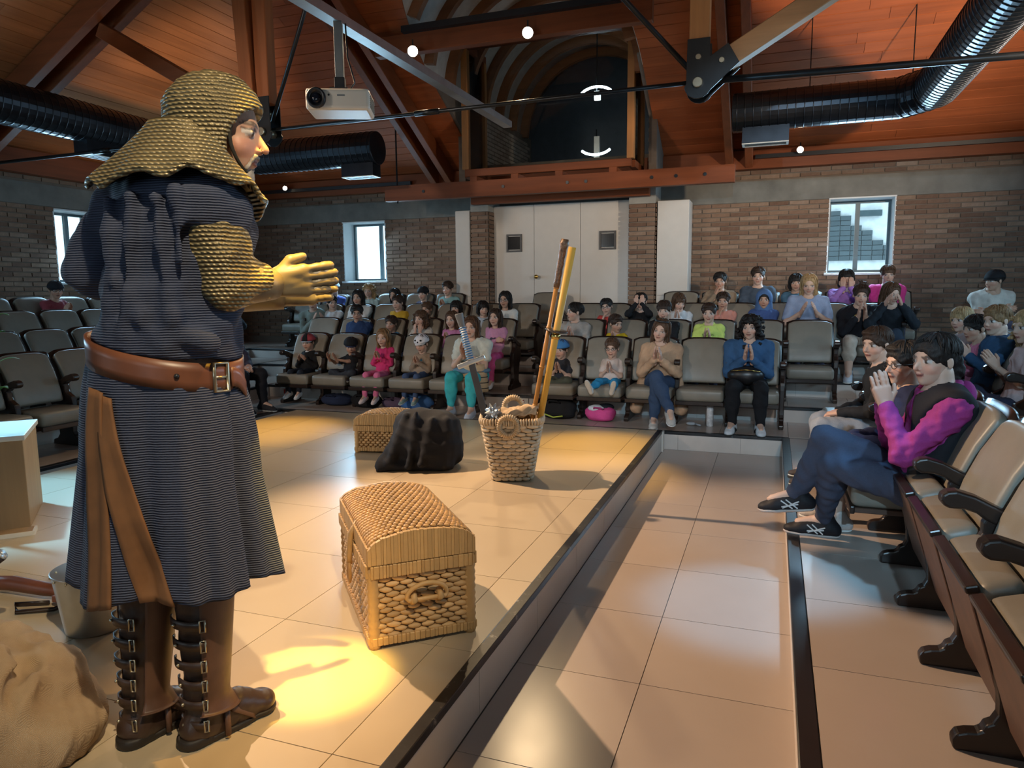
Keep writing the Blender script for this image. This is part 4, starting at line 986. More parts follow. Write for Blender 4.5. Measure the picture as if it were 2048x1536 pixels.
MB().lathe([(0.031, 0.2), (0.031, 0.235), (0.028, 0.24)], 16).build('cap', plain('bottle_cap', (0.5, 0.42, 0.36), 0.5), bt, smooth=True)
gv = thing('knitted_glove', 'small pale glove dropped on the floor under the empty chair', 'glove', (-0.72, 7.12, P[0]))
MB().ball((0, 0, 0.02), 1, 8, 5, (0.05, 0.03, 0.018)).build('palm', fabric('glove', (0.4, 0.42, 0.45)), gv, smooth=True)
for k in range(5):
    a = -0.5+0.35*k; MB().tube([(0.03, 0.0, 0.02), (0.03+0.07*math.cos(a+.8), 0.06*math.sin(a)-.03, 0.016)], [0.011, 0.007], 6).build('finger', bpy.data.materials['glove'], gv, smooth=True)
tt = thing('straw_tote', 'straw tote bag with dark stripes hanging beside the woman in turquoise leggings', 'tote bag', (-3.02, 7.12, 0.40), 0.1)
MB().grid(lambda u, v: (0.15*(1-0.25*v*v)*math.cos(2*PI*u), 0.10*math.sin(2*PI*u), 0.02+0.30*v), 24, 8, True).build('body', weave('straw', (0.46, 0.33, 0.19), 0.15), tt, smooth=True, solid=0.006)
for z in (0.06, 0.12, 0.18, 0.24): MB().tube([(0.152*(1-0.25*((z-.02)/.3)**2)*math.cos(a), 0.102*math.sin(a), z) for a in np.linspace(0, 2*PI, 25)[:-1]], 0.005, 5, closed=True).build('stripe', M_BLKCL, tt, smooth=True)
MB().box((-0.1, -0.07, 0.01), (0.1, 0.07, 0.03)).build('bottom', bpy.data.materials['straw'], tt)
MB().tube([(-0.06, -0.08, 0.31), (-0.04, -0.09, 0.37), (0.04, -0.09, 0.37), (0.06, -0.08, 0.31)], 0.008, 6).build('handle', M_LEA, tt, smooth=True)
pt = thing('potted_plant', 'few green leaves of a plant at the left picture edge', 'plant', (-5.75, 3.83, P[0]))
M_LEAF = plain('leaf', (0.06, 0.2, 0.05), 0.5)
MB().lathe([(0.07, 0), (0.09, 0.002), (0.11, 0.2), (0.1, 0.2), (0.09, 0.18)], 18).build('pot', M_DWOOD, pt, smooth=True)
MB().tube([(0, 0, 0.15), (0.01, 0, 0.9)], 0.008, 6).build('stem', M_LEAF, pt, smooth=True)
for k in range(9):
    a = k*2.4; z = 0.55+0.07*k
    MB().grid(lambda u, v: (math.cos(a)*(0.02+0.2*u)-math.sin(a)*(v-.5)*0.09*math.sin(PI*min(1, u*.95+.05)), math.sin(a)*(0.02+0.2*u)+math.cos(a)*(v-.5)*0.09*math.sin(PI*min(1, u*.95+.05)), z+0.08*math.sin(2.2*u)), 8, 2).build('leaf', M_LEAF, pt, smooth=True, solid=0.002)
# ================================================================== people: implicit surfaces meshed with surface nets
class SDF:
    def __init__(s, h): s.h = h; s.p = []; s.cuts = []
    def cap(s, a, b, ra, rb=None, k=0.02, neg=False): s.p.append(('c', np.array(a, float), np.array(b, float), float(ra), float(ra if rb is None else rb), k, neg)); return s
    def ell(s, c, r, R=None, k=0.02, neg=False): s.p.append(('e', np.array(c, float), np.array(r, float), None if R is None else np.array(R, float), 0, k, neg)); return s
    def cut(s, n, d): s.cuts.append((np.array(n, float), d)); return s   # keep n.p <= d
    def mesh(s, pad=0.0):
        h = s.h; lo = []; hi = []
        for q in s.p:
            if q[0] == 'c': r = max(q[3], q[4]); a = np.minimum(q[1], q[2])-r; b = np.maximum(q[1], q[2])+r
            else:
                r = q[2] if q[3] is None else np.full(3, q[2].max()); a = q[1]-r; b = q[1]+r
            lo.append(a); hi.append(b)
        pos = [i for i, q in enumerate(s.p) if not q[6]]
        L = np.min([lo[i] for i in pos], 0)-3*h; Hh = np.max([hi[i] for i in pos], 0)+3*h
        n = np.ceil((Hh-L)/h).astype(int)+1
        F = np.full(n, 0.5, np.float32)
        ax = [L[d]+h*np.arange(n[d]) for d in range(3)]
        for i, q in enumerate(s.p):
            k = q[5]; pd = k+2*h
            i0 = np.clip(np.floor((lo[i]-pd-L)/h).astype(int), 0, n); i1 = np.clip(np.ceil((hi[i]+pd-L)/h).astype(int)+1, 0, n)
            if np.any(i1 <= i0): continue
            X = ax[0][i0[0]:i1[0]][:, None, None].astype(np.float32); Y = ax[1][i0[1]:i1[1]][None, :, None].astype(np.float32); Z = ax[2][i0[2]:i1[2]][None, None, :].astype(np.float32)
            if q[0] == 'c':
                a, b = q[1], q[2]; ab = b-a; L2 = max(1e-9, float(ab@ab))
                px, py, pz = X-a[0], Y-a[1], Z-a[2]
                t = np.clip((px*ab[0]+py*ab[1]+pz*ab[2])/L2, 0, 1)
                d = np.sqrt((px-t*ab[0])**2+(py-t*ab[1])**2+(pz-t*ab[2])**2)-(q[3]+t*(q[4]-q[3]))
            else:
                px, py, pz = X-q[1][0], Y-q[1][1], Z-q[1][2]
                if q[3] is not None:
                    R = q[3]; px, py, pz = (R[0, 0]*px+R[1, 0]*py+R[2, 0]*pz, R[0, 1]*px+R[1, 1]*py+R[2, 1]*pz, R[0, 2]*px+R[1, 2]*py+R[2, 2]*pz)
                r = q[2]; k0 = np.sqrt((px/r[0])**2+(py/r[1])**2+(pz/r[2])**2); k1 = np.sqrt((px/r[0]**2)**2+(py/r[1]**2)**2+(pz/r[2]**2)**2)
                d = k0*(k0-1)/np.maximum(k1, 1e-6)
            sl = tuple(slice(i0[j], i1[j]) for j in range(3)); f = F[sl]
            if q[6]:
                g = -f; e = np.clip(0.5+0.5*(d-g)/k, 0, 1); F[sl] = -(d*(1-e)+g*e-k*e*(1-e))
            else:
                e = np.clip(0.5+0.5*(d-f)/k, 0, 1); F[sl] = d*(1-e)+f*e-k*e*(1-e)
        for (nn, d) in s.cuts:
            F = np.maximum(F, ax[0][:, None, None]*nn[0]+ax[1][None, :, None]*nn[1]+ax[2][None, None, :]*nn[2]-d)
        return surfnet(F, L, h)
_OFF = np.array([(i, j, k) for i in (0, 1) for j in (0, 1) for k in (0, 1)])
_EDG = [(a, b) for a in range(8) for b in range(a+1, 8) if np.abs(_OFF[a]-_OFF[b]).sum() == 1]
def surfnet(F, L, h):
    c = F < 0
    s = sum(c[o[0]:c.shape[0]-1+o[0], o[1]:c.shape[1]-1+o[1], o[2]:c.shape[2]-1+o[2]].astype(np.int8) for o in _OFF)
    act = (s > 0) & (s < 8); I = np.argwhere(act); ids = np.full(act.shape, -1, np.int64); ids[act] = np.arange(len(I))
    V8 = np.stack([F[I[:, 0]+o[0], I[:, 1]+o[1], I[:, 2]+o[2]] for o in _OFF], 1)
    acc = np.zeros((len(I), 3)); cnt = np.zeros(len(I))
    for a, b in _EDG:
        va, vb = V8[:, a], V8[:, b]; m = (va < 0) != (vb < 0); t = np.where(m, va/np.where(m, va-vb, 1), 0)
        acc += np.where(m[:, None], _OFF[a]+t[:, None]*(_OFF[b]-_OFF[a]), 0); cnt += m
    V = L+h*(I+acc/cnt[:, None]); Q = []
    for d in range(3):
        e1, e2 = [(1, 2), (2, 0), (0, 1)][d]
        A = np.take(c, range(c.shape[d]-1), d); B = np.take(c, range(1, c.shape[d]), d)
        E = np.argwhere(A != B); E = E[(E[:, e1] > 0) & (E[:, e2] > 0) & (E[:, e1] < c.shape[e1]-1) & (E[:, e2] < c.shape[e2]-1)]
        if not len(E): continue
        fl = A[E[:, 0], E[:, 1], E[:, 2]]
        def cid(o1, o2):
            G = E.copy(); G[:, e1] += o1; G[:, e2] += o2; return ids[G[:, 0], G[:, 1], G[:, 2]]
        q = np.stack([cid(-1, -1), cid(0, -1), cid(0, 0), cid(-1, 0)], 1); q[~fl] = q[~fl][:, ::-1]; Q.append(q)
    Q = np.concatenate(Q); return V, Q[(Q >= 0).all(1)]
def np_mesh(name, V, Q, col=None, smooth=True):
    me = bpy.data.meshes.new(name); nq = len(Q); me.vertices.add(len(V)); me.vertices.foreach_set('co', np.ascontiguousarray(V, np.float32).ravel())
    me.loops.add(nq*4); me.loops.foreach_set('vertex_index', np.ascontiguousarray(Q, np.int32).ravel())
    me.polygons.add(nq); me.polygons.foreach_set('loop_start', np.arange(0, nq*4, 4, dtype=np.int32)); me.polygons.foreach_set('loop_total', np.full(nq, 4, np.int32))
    if smooth: me.polygons.foreach_set('use_smooth', np.ones(nq, bool))
    if col is not None:
        a = me.color_attributes.new('Col', 'FLOAT_COLOR', 'POINT'); a.data.foreach_set('color', np.concatenate([col, np.ones((len(V), 1))], 1).astype(np.float32).ravel())
    me.update(calc_edges=True); me.validate(); return me
def vnorm(V, Q):
    N = np.zeros_like(V); n = np.cross(V[Q[:, 2]]-V[Q[:, 0]], V[Q[:, 3]]-V[Q[:, 1]])
    for j in range(4): np.add.at(N, Q[:, j], n)
    return N/np.maximum(np.linalg.norm(N, axis=1, keepdims=True), 1e-9)
def relax(V, Q, it=1, w=0.5):
    for _ in range(it):
        S = np.zeros_like(V); c = np.zeros(len(V))
        for j in range(4):
            np.add.at(S, Q[:, j], V[Q[:, (j+1) % 4]]+V[Q[:, (j-1) % 4]]); np.add.at(c, Q[:, j], 2)
        V = V*(1-w)+w*S/np.maximum(c, 1)[:, None]
    return V
def wrinkle(V, Q, amp, fr, seed):
    N = vnorm(V, Q); rg = np.random.RandomState(seed); d = np.zeros(len(V))
    for j in range(5):
        w = rg.normal(size=3)*fr*(1+0.5*j); d += np.sin(V@w+rg.uniform(0, 6.28)+1.5*np.sin(V@(rg.normal(size=3)*fr*0.6)))/(1+0.4*j)
    return V+N*(amp*d*0.5)[:, None]

m, nt, b = nmat('skin'); a = nt.nodes.new('ShaderNodeAttribute'); a.attribute_name = 'Col'; nt.links.new(a.outputs['Color'], b.inputs['Base Color'])
b.inputs['Roughness'].default_value = 0.5; b.inputs['Specular IOR Level'].default_value = 0.35; M_SKIN = m
_FC = {}
def fab(c, rough=0.85):
    k = tuple(round(x, 3) for x in c)
    if k not in _FC: _FC[k] = fabric('cloth_%d' % len(_FC), c, rough)
    return _FC[k]
_HC = {}
def hairmat(c):
    k = tuple(c)
    if k not in _HC:
        m, nt, b = nmat('hair_%d' % len(_HC)); v = coords(nt, (30, 30, 3)); n = noise(nt, v, 4, 4)
        nt.links.new(ramp(nt, n, [(0.3, sc3(c, 0.6)), (0.7, sc3(c, 1.5))]), b.inputs['Base Color']); b.inputs['Roughness'].default_value = 0.58; b.inputs['Specular IOR Level'].default_value = 0.3
        bump(nt, b, n, 0.7, 0.006); _HC[k] = m
    return _HC[k]
# ---- templates in head units (1 = chin to crown)
_T = {}
def head_tmpl(h, kid):
    key = ('head', h, kid)
    if key in _T: return _T[key]
    s = SDF(h); K = 0.06; j = 0.85 if kid else 1.0
    s.ell((0, -.06, .13), (.335, .415, .37), k=K).ell((0, .09, -.10), (.27*(1 if kid else .98), .30, .36*(0.94 if kid else 1)), k=K)
    s.ell((0, .12, -.29), (.195*j**.5, .21, .185), k=K).ell((0, .265, -.40), (.085, .075, .07), k=K)
    for x in (-1, 1): s.ell((x*.16, .215, -.13), (.11, .10, .10), k=.05)
    s.cap((-.15, .325, .105), (.15, .325, .105), .045, k=.05)
    for x in (-1, 1): s.ell((x*.15, .425, .03), (.082, .07, .05), k=.05, neg=True)
    for x in (-1, 1): s.ell((x*.148, .305, .03), (.066, .062, .05), k=.01)
    nl = -.11 if not kid else -.095
    s.cap((0, .355, .06), (0, .44 if kid else .465, nl), .026, .044, k=.03)
    for x in (-1, 1): s.ell((x*.05, .395, nl-.025), (.035, .04, .03), k=.02)
    s.ell((0, .355, -.235), (.09, .04, .024), k=.025).ell((0, .35, -.28), (.075, .04, .026), k=.02)
    s.cap((-.10, .395, -.257), (.10, .395, -.257), .012, k=.012, neg=True)
    for x in (-1, 1):
        s.ell((x*.35, -.05, -.02), (.032, .078, .12), k=.02); s.ell((x*.375, -.035, -.01), (.02, .04, .07), k=.02, neg=True)
    s.cap((0, -.10, -.25), (0, -.17, -.85), .20 if not kid else .17, .21 if not kid else .18, k=.07)
    V, Q = s.mesh(); _T[key] = (V, Q); return V, Q
def head_colors(V, skin, hairc, smile=0.0, lips=None):
    c = np.tile(np.array(skin, float), (len(V), 1)); x, y, z = np.abs(V[:, 0]), V[:, 1], V[:, 2]
    def put(mask, col, w=1.0): c[mask] = c[mask]*(1-w)+np.array(col)*w
    put((np.hypot((x-.19)/.11, (z+.14)/.10) < 1) & (y > .1), (skin[0]*1.05, skin[1]*0.78, skin[2]*0.75), 0.6)
    put((y > .36) & (np.hypot(x/.09, (z+.13)/.07) < 1), (skin[0]*1.03, skin[1]*0.82, skin[2]*0.8), 0.6)
    L = lips or (skin[0]*0.72, skin[1]*0.42, skin[2]*0.42)
    put((np.hypot(x/.11, (z+.257-smile*x*x*6)/.045) < 1) & (y > .27), L, 0.85)
    put((np.hypot(x/.10, (z+.257-smile*x*x*6)/.016) < 1) & (y > .27), (0.12, 0.03, 0.03), 0.9)
    put((np.hypot((x-.145)/.10, (z-.125+.25*(x-.145)**2*8)/.026) < 1) & (y > .2), hairc, 0.85)
    e = np.hypot((x-.148)/.078, (z-.03)/.042) < 1
    put(e & (y > .2), (0.55, 0.50, 0.47)); put((np.hypot(x-.145, (z-.03)*1.0) < .04) & (y > .2), (0.03, 0.017, 0.01))
    put((np.hypot((x-.148)/.09, (z-.064)/.02) < 1) & (y > .2), (0.05, 0.03, 0.025), 0.8)
    return c
def hair_tmpl(style, h):
    key = ('hair', style, h)
    if key in _T: return _T[key]
    s = SDF(h); base = style.split('+')[0]
    s.ell((0, -.075, .165), (.372, .458, .385), k=.05)
    face = (0, .56, -.10, .40, .36, .40)
    if base in ('short', 'crop', 'fringe'):
        if base == 'fringe': face = (0, .58, -.17, .36, .40, .36)
        if base == 'short': s.ell((0.05, .22, .40), (.24, .16, .10), k=.06)
        s.ell(face[:3], face[3:], k=.03, neg=True)
        s.cut((0, 0.55, -1), 0.115)
    else:
        if base == 'long': face = (0, .57, -.03, .37, .37, .46)
        if base in ('bangs', 'bob'): face = (0, .60, -.20, .34, .42, .38)
        L = {'bob': -.42, 'bangs': -.62, 'long': -.80, 'curly': -.78, 'pony': -.15, 'bun': -.15, 'wavy': -.62}[base]
        if base in ('pony', 'bun'):
            s.cut((0, 0.50, -1), 0.16)
            if base == 'pony': s.ell((0, -.52, .12), (.09, .09, .09), k=.04).cap((0, -.56, .10), (.03, -.66, -.25), .11, .12, k=.05).cap((.03, -.66, -.25), (.04, -.58, -.55), .12, .05, k=.05); s.cuts = []
            else: s.cuts = []; rg = random.Random(4); s.ell((0, -.15, .60), (.17, .17, .13), k=.04); [s.cap((0, -.15, .6), (rg.uniform(-.3, .3), -.15+rg.uniform(-.25, .25), .62+rg.uniform(.0, .2)), .05, .02, k=.03) for _ in range(9)]
            s.ell((0, .0, -.62), (.6, .6, .35), k=.05, neg=True)
        else:
            wd = 1.25 if base in ('curly', 'wavy') else 1.0
            for x in (-1, 1):
                s.cap((x*.29, -.10, .10), (x*.33*wd, -.08, L*.55), .13*wd, .12*wd, k=.08).cap((x*.33*wd, -.08, L*.55), (x*.30*wd, .02, L), .12*wd, .06, k=.08)
            s.cap((0, -.30, .0), (0, -.36, L*.9), .27*wd, .22*wd, k=.08)
            if base in ('curly', 'wavy'):
                rg = random.Random(9)
                for _ in range(46 if base == 'curly' else 16):
                    a = rg.uniform(0, 2*PI); z = rg.uniform(L, .45); r = (.42 if z < .1 else .42*math.sqrt(max(.05, 1-((z-.1)/.45)**2)))*wd
                    s.ell((r*math.cos(a), -.1+r*math.sin(a), z), (.09, .09, .08), k=.05)
        s.ell(face[:3], face[3:], k=.03, neg=True)
        s.ell((0, .30, -.45), (.20, .30, .38), k=.04, neg=True)
    V, Q = s.mesh()
    if base in ('curly', 'wavy'): V = wrinkle(V, Q, .05 if base == 'curly' else .03, 22, 3)
    else: V = wrinkle(V, Q, .014, 18, 5)
    cV, cQ = clumps(base, 190 if h < .04 else 110, 5 if h < .04 else 4)
    V, Q = np.concatenate([V, cV]), np.concatenate([Q, cQ+len(V)])
    _T[key] = (V, Q); return V, Q
def clumps(base, n, ns):
    rg = random.Random(hash(base) % 1000 if False else sum(map(ord, base))); Vs = []; Qs = []; nv = 0
    long_ = {'bob': -.40, 'bangs': -.60, 'long': -.78, 'wavy': -.62, 'curly': -.74}.get(base)
    front = {'short': .92, 'crop': .95, 'fringe': 1.22, 'bangs': 1.20, 'bob': 1.12, 'long': .80, 'wavy': .95, 'curly': .9, 'pony': .80, 'bun': .80}.get(base, .9)
    back = 2.05 if base in ('short', 'crop', 'fringe') else 1.75
    for i in range(n):
        a = rg.uniform(0, 2*PI); f = math.sin(a); side = 1.52
        th = side+(front-side)*max(0, f)**1.3 if f > 0 else side+(back-side)*(-f)
        t0 = rg.uniform(.05, .6)*th; t1 = th*rg.uniform(.88, 1.07); da = rg.uniform(-.25, .25); lift = rg.uniform(.0, .035)
        p = []
        for j in range(6):
            t = t0+(t1-t0)*j/5; aa = a+da*(j/5)
            p.append(np.array([(.375+lift)*math.sin(t)*math.cos(aa), -.075+(.46+lift)*math.sin(t)*math.sin(aa), .165+(.388+lift)*math.cos(t)]))
        if long_ and f < .62:
            L = long_*rg.uniform(.8, 1.06); w = .05 if base != 'curly' else .12
            e = p[-1]; out = np.array([math.cos(a), math.sin(a)*.8, 0])
            for j in range(1, 5):
                q = e+(np.array([e[0]*.95, min(e[1], .12)-.02, L])-e)*j/4+np.array([rg.uniform(-w, w), rg.uniform(-w, w), 0])*.6+out*.02*math.sin(j*1.3)
                if base in ('curly', 'wavy'): q += out*(.07*math.sin(j*2.1+i))
                p.append(q)
        m = len(p); r = [(.030 if base != 'curly' else .04)*(1-.75*(j/(m-1))**3)*(.5+.5*min(1, j)) for j in range(m)]
        mb = MB().tube([tuple(x) for x in p], r, ns, caps=False)
        Vs.append(np.array([tuple(v) for v in mb.v])); Qs.append(np.array(mb.f)+nv); nv += len(mb.v)
    return np.concatenate(Vs), np.concatenate(Qs)
def hand_tmpl(pose, h):
    key = ('hand', pose, h)
    if key in _T: return _T[key]
    s = SDF(h); curl = {'flat': 0.18, 'cup': 0.55, 'fist': 1.35}[pose]
    fx = [-.029, -.010, .010, .029]; fl = [.070, .079, .073, .056]; fr = [.0088, .0090, .0086, .0078]
    for x, l, r in zip(fx, fl, fr):
        s.cap((x*.45, .0, 0), (x, .088, 0), .017, .0135, k=.012)
        a = np.array([x, .092, 0.002]); ang = 0
        for seg in (.45, .30, .25):
            ang += curl*0.62; b_ = a+l*seg*np.array([x*0.9, math.cos(ang), -math.sin(ang)]); s.cap(a, b_, r*1.02, r*0.94, k=.004); a = b_
    s.ell((-.022, .035, -.008), (.018, .034, .014), k=.012)
    s.cap((-.028, .028, -.004), (-.054, .060, -.012), .0125, .011, k=.008); s.cap((-.054, .060, -.012), (-.060 if pose != 'fist' else -.035, .094, -.02), .0108, .0088, k=.005)
    s.cap((0, -.06, 0), (0, .01, 0), .024, .021, k=.012)
    V, Q = s.mesh(); _T[key] = (V, Q); return V, Q
def shoe_tmpl():
    if 'shoe' in _T: return _T['shoe']
    def base(s, g=0.0):
        s.cap((0, -.055, -.05), (0, .09, -.058), .040+g, .043+g, k=.03).ell((0, .135, -.066), (.043+g, .06+g, .032+g), k=.03)
    s = SDF(.009); base(s); s.cap((0, -.03, -.03), (0, -.012, .02), .044, .042, k=.02); s.cap((0, .03, -.02), (0, .10, -.045), .03, .026, k=.03)
    s.ell((0, -.012, .055), (.032, .034, .035), k=.008, neg=True); s.cut((0, 0, -1), 0.076)
    A = s.mesh(); s = SDF(.009); base(s, .005); s.cut((0, 0, -1), 0.092); s.cut((0, 0, 1), -0.072); B = s.mesh()
    _T['shoe'] = (A, B); return A, B
def frame(y, zneg):
    y = np.array(y, float); y /= np.linalg.norm(y); n = np.array(zneg, float); z = -(n-y*(n@y)); z /= np.linalg.norm(z); return np.stack([np.cross(y, z), y, z], 1)
def rotm(yaw, pitch, roll=0.0):
    a = Matrix.Rotation(yaw, 3, 'Z') @ Matrix.Rotation(-pitch, 3, 'X') @ Matrix.Rotation(roll, 3, 'Y'); return np.array(a)
def ik(S, Wp, l1, l2, pole):
    d = Wp-S; L = np.linalg.norm(d); u = d/max(L, 1e-6); L = min(L, (l1+l2)*.985)
    a = (l1*l1-l2*l2+L*L)/(2*L); hgt = math.sqrt(max(0, l1*l1-a*a)); p = np.array(pole, float); p = p-u*(p@u); p /= max(1e-6, np.linalg.norm(p))
    return S+u*a+p*hgt, S+u*L
def xf(V, R, t, s=1.0): return (V*s)@R.T+t
def join(parts):
    Vs = []; Qs = []; Cs = []; n = 0
    for V, Q, C in parts: Vs.append(V); Qs.append(Q+n); Cs.append(C); n += len(V)
    return np.concatenate(Vs), np.concatenate(Qs), np.concatenate(Cs)
SKINS = {'l': (0.56, 0.36, 0.27), 'm': (0.46, 0.27, 0.185), 'd': (0.33, 0.18, 0.115)}
HAIRS = {'k': (0.012, 0.009, 0.008), 'b': (0.035, 0.019, 0.012), 'm': (0.075, 0.038, 0.02), 'l': (0.20, 0.11, 0.05), 'y': (0.36, 0.23, 0.11), 'g': (0.25, 0.2, 0.15)}

def person(label, hw, base, rz, k, hh=None, skin='l', hair=('short', 'b'), yaw=0, pitch=0.1, roll=0, top=(.1, .1, .1), sleeve=1.0, bottom=(.05, .05, .08), leg='sit', legcut=1.0, pose='clap', shoe=(.7, .7, .7), sole=(.75, .75, .72), cap=None, glasses=False, smile=0.0, near=False, kid=None, floor=0.0, hood=None, bodyw=1.0, extra=None, vest=None, hands=None, pelvis_y=.165, handup=0.0, legs=None, collar='rib'):
    """hw: head centre in world; base: seat point in world (floor under the chair back); rz: facing"""
    root = thing('person', label, 'person', base, rz, None)
    Rz = np.array(Matrix.Rotation(-rz, 3, 'Z')); H = Rz@(np.array(hw)-np.array(base))
    kid = (k < .85) if kid is None else kid
    hh = hh or (.158+.068*min(k, 1.05)); sk = SKINS[skin]; hc = HAIRS[hair[1]]
    hv = .033 if near else .042
    Pv = np.array([0.0, pelvis_y, .335+.085*k]); bw = k*bodyw
    Nk = H+np.array([0, -.02, -.62*hh])-np.array([0, 0.03*k, 0.0]); T = Nk-Pv
    sh = (.155 if kid else .17)*bw
    side = np.array([1.0, 0, 0])
    S = {s: Nk+np.array([s*sh, -.015*k, -.055*k]) for s in (-1, 1)}
    l1, l2 = .285*k, .245*k; hs = k*0.98 if not kid else k*1.02
    C = Pv+T*.72
    # hands
    tg = {}
    up = handup
    if pose == 'clap': tg = {s: (np.array([s*.035*hs, C[1]+.24*k, C[2]-.035*k+up]), (-s*.05, .60, .80), (-s, 0.05, 0.0), 'flat') for s in (-1, 1)}
    elif pose == 'clapopen': tg = {s: (np.array([s*.085*hs, C[1]+.24*k, C[2]-.035*k+up]), (-s*.30, .65, .70), (-s, 0.2, 0.2), 'flat') for s in (-1, 1)}
    elif pose == 'lap': tg = {s: (np.array([s*.06*k, Pv[1]+.28*k, Pv[2]+.10*k+up]), (-s*.55, .75, -.2), (0, -.25, -1), 'cup') for s in (-1, 1)}
    elif pose == 'face': tg = {s: (np.array([s*.05*k, H[1]+.06*k+.05, H[2]-.78*hh+up]), (s*.05, .05, 1), (-s*.5, -1, 0), 'cup') for s in (-1, 1)}
    elif pose == 'chin': tg = {1: (np.array([.06*k, H[1]+.12*k, H[2]-.85*hh]), (-.3, -.1, 1), (-1, -.6, 0), 'cup'), -1: (np.array([-.02*k, Pv[1]+.25*k, Pv[2]+.12*k]), (.6, .6, 0), (0, 0, -1), 'cup')}
    elif pose == 'cross': tg = {s: (np.array([-s*.07*k, C[1]+.19*k, C[2]-.10*k+s*.02]), (-s, .3, .1), (0, -1, -.2), 'cup') for s in (-1, 1)}
    elif pose == 'raise': tg = {1: (np.array([.20*k, C[1]+.18*k, H[2]+.02]), (.25, .1, 1), (-.4, 1, 0), 'flat'), -1: (np.array([-.08*k, Pv[1]+.28*k, Pv[2]+.12*k]), (.5, .7, -.1), (0, 0, -1), 'cup')}
    if hands:
        for s_, v_ in hands.items(): tg[s_] = v_
    E, Wr = {}, {}
    for s in (-1, 1):
        E[s], Wr[s] = ik(S[s], np.array(tg[s][0], float), l1, l2, (s*.75, -.35, -1.0) if pose not in ('face', 'chin') else (s*.8, .3, -1))
    # legs
    hipz = {s: Pv+np.array([s*.085*bw, 0.03*k, -.02*k]) for s in (-1, 1)}; Kn = {}; An = {}; fdir = {s: np.array([s*.12, 1, 0.0]) for s in (-1, 1)}
    tl, sl_ = .40*k, .40*k; foot = .085*k
    for s in (-1, 1):
        if leg == 'sit':
            Kn[s] = hipz[s]+np.array([s*.04*k, tl*.97, .02*k]); z = max(floor+foot, Kn[s][2]-sl_); An[s] = np.array([Kn[s][0]+s*.0, Kn[s][1]+(.05 if z > floor+foot+.01 else .02), z])
            if z > floor+foot+.02: fdir[s] = np.array([s*.1, 1, -.25])
        elif leg == 'straight':
            Kn[s] = hipz[s]+np.array([s*.06*k, tl*.9, .05*k]); An[s] = Kn[s]+np.array([s*.03, sl_*.95, -.06*k]); fdir[s] = np.array([s*.3, .35, 1])
        elif leg == 'cross':
            if s > 0: Kn[s] = hipz[s]+np.array([-.10*k, tl*.95, .10*k]); An[s] = Kn[s]+np.array([-.17*k, .20*k, -.31*k]); fdir[s] = np.array([-.25, .9, -.25])
            else: Kn[s] = hipz[s]+np.array([.06*k, tl*.97, .01*k]); An[s] = np.array([Kn[s][0]+.03, Kn[s][1]-.02, max(floor+foot, Kn[s][2]-sl_*1.05)])
        elif leg == 'tuck':
            Kn[s] = hipz[s]+np.array([s*.16*k, tl*.72, .05*k]); An[s] = Kn[s]+np.array([-s*.30*k, .05*k, -.07*k]); fdir[s] = np.array([-s, .4, -.1])
    if legs:
        for q_, (kq, aq, fq) in legs.items(): Kn[q_] = np.array(kq, float); An[q_] = np.array(aq, float); fdir[q_] = np.array(fq, float)
    # ---- body: one continuous surface
    def torso(s_, g, w=1.0):
        k_ = .05*k
        s_.ell(Pv+(0, -.005*k, .02*k), (np.array([.150*w, .115, .115])*bw+g), k=k_).ell(Pv+T*.36, (np.array([.140*w, .105, .15])*bw+g), k=k_)
        s_.ell(C+np.array([0, .008*k, 0]), (np.array([.150*w, .110, .165])*bw+g), k=k_)
        s_.cap(S[-1]+(.02*k, 0, 0), S[1]-(.02*k, 0, 0), .060*bw+g, k=k_)
    s = SDF(.017 if k > .75 else .0145); torso(s, -.004)
    s.cap(Nk-T*.08, H+np.array([0, -.12*hh, -.25*hh]), .052*k, .25*hh, k=.03)
    for q in (-1, 1):
        s.cap(S[q], E[q], .047*k, .038*k, k=.025).cap(E[q], Wr[q], .038*k, .026*k, k=.02)
        s.cap(hipz[q], Kn[q], .078*k, .055*k, k=.03).cap(Kn[q], Kn[q]*.62+An[q]*.38+np.array([0, -.012*k, 0]), .053*k, .053*k, k=.02).cap(Kn[q]*.62+An[q]*.38+np.array([0, -.012*k, 0]), An[q], .053*k, .036*k, k=.02)
        s.cap(An[q], An[q]+fdir[q]/np.linalg.norm(fdir[q])*.12*k-np.array([0, 0, .03*k]), .034*k, .026*k, k=.02)
    V, Q = s.mesh(); parts = [(V, Q, np.tile(np.array(sk), (len(V), 1)))]
    RH = rotm(yaw, pitch, roll)
    hV, hQ = head_tmpl(hv, kid); parts.append((xf(hV, RH, H, hh), hQ, head_colors(hV, sk, sc3(hc, 1.2), smile)))
    for q in (-1, 1):
        _, f, n, ps = tg[q]; V, Q = hand_tmpl(ps, .0062 if not near else .0048); V = V.copy(); Q = Q.copy()
        if q < 0: V[:, 0] *= -1; Q = Q[:, ::-1]
        parts.append((xf(V, frame(f, n), Wr[q], hs), Q, np.tile(np.array(sk)*np.array([1.02, .93, .9]), (len(V), 1))))
    V, Q, Cc = join(parts); link('body', np_mesh('body', V, Q, Cc), M_SKIN, root)
    # ---- clothes
    hC = .0145 if k > .75 else .0125
    if near: hC = .011
    s = SDF(hC); torso(s, .010)
    for q in (-1, 1):
        e = S[q]+(E[q]-S[q])*min(1, sleeve*2)
        s.cap(S[q], e, .056*k+.004, (.049 if sleeve > .5 else .060)*k+.004, k=.03)
        if sleeve > .5: w = E[q]+(Wr[q]-E[q])*(sleeve*2-1)*.97; s.cap(E[q], w, .048*k+.004, .037*k+.004, k=.02)
    s.ell(Nk+np.array([0, .03*k, .035*k]), np.array([.072, .085, .075])*k, k=.012, neg=True)
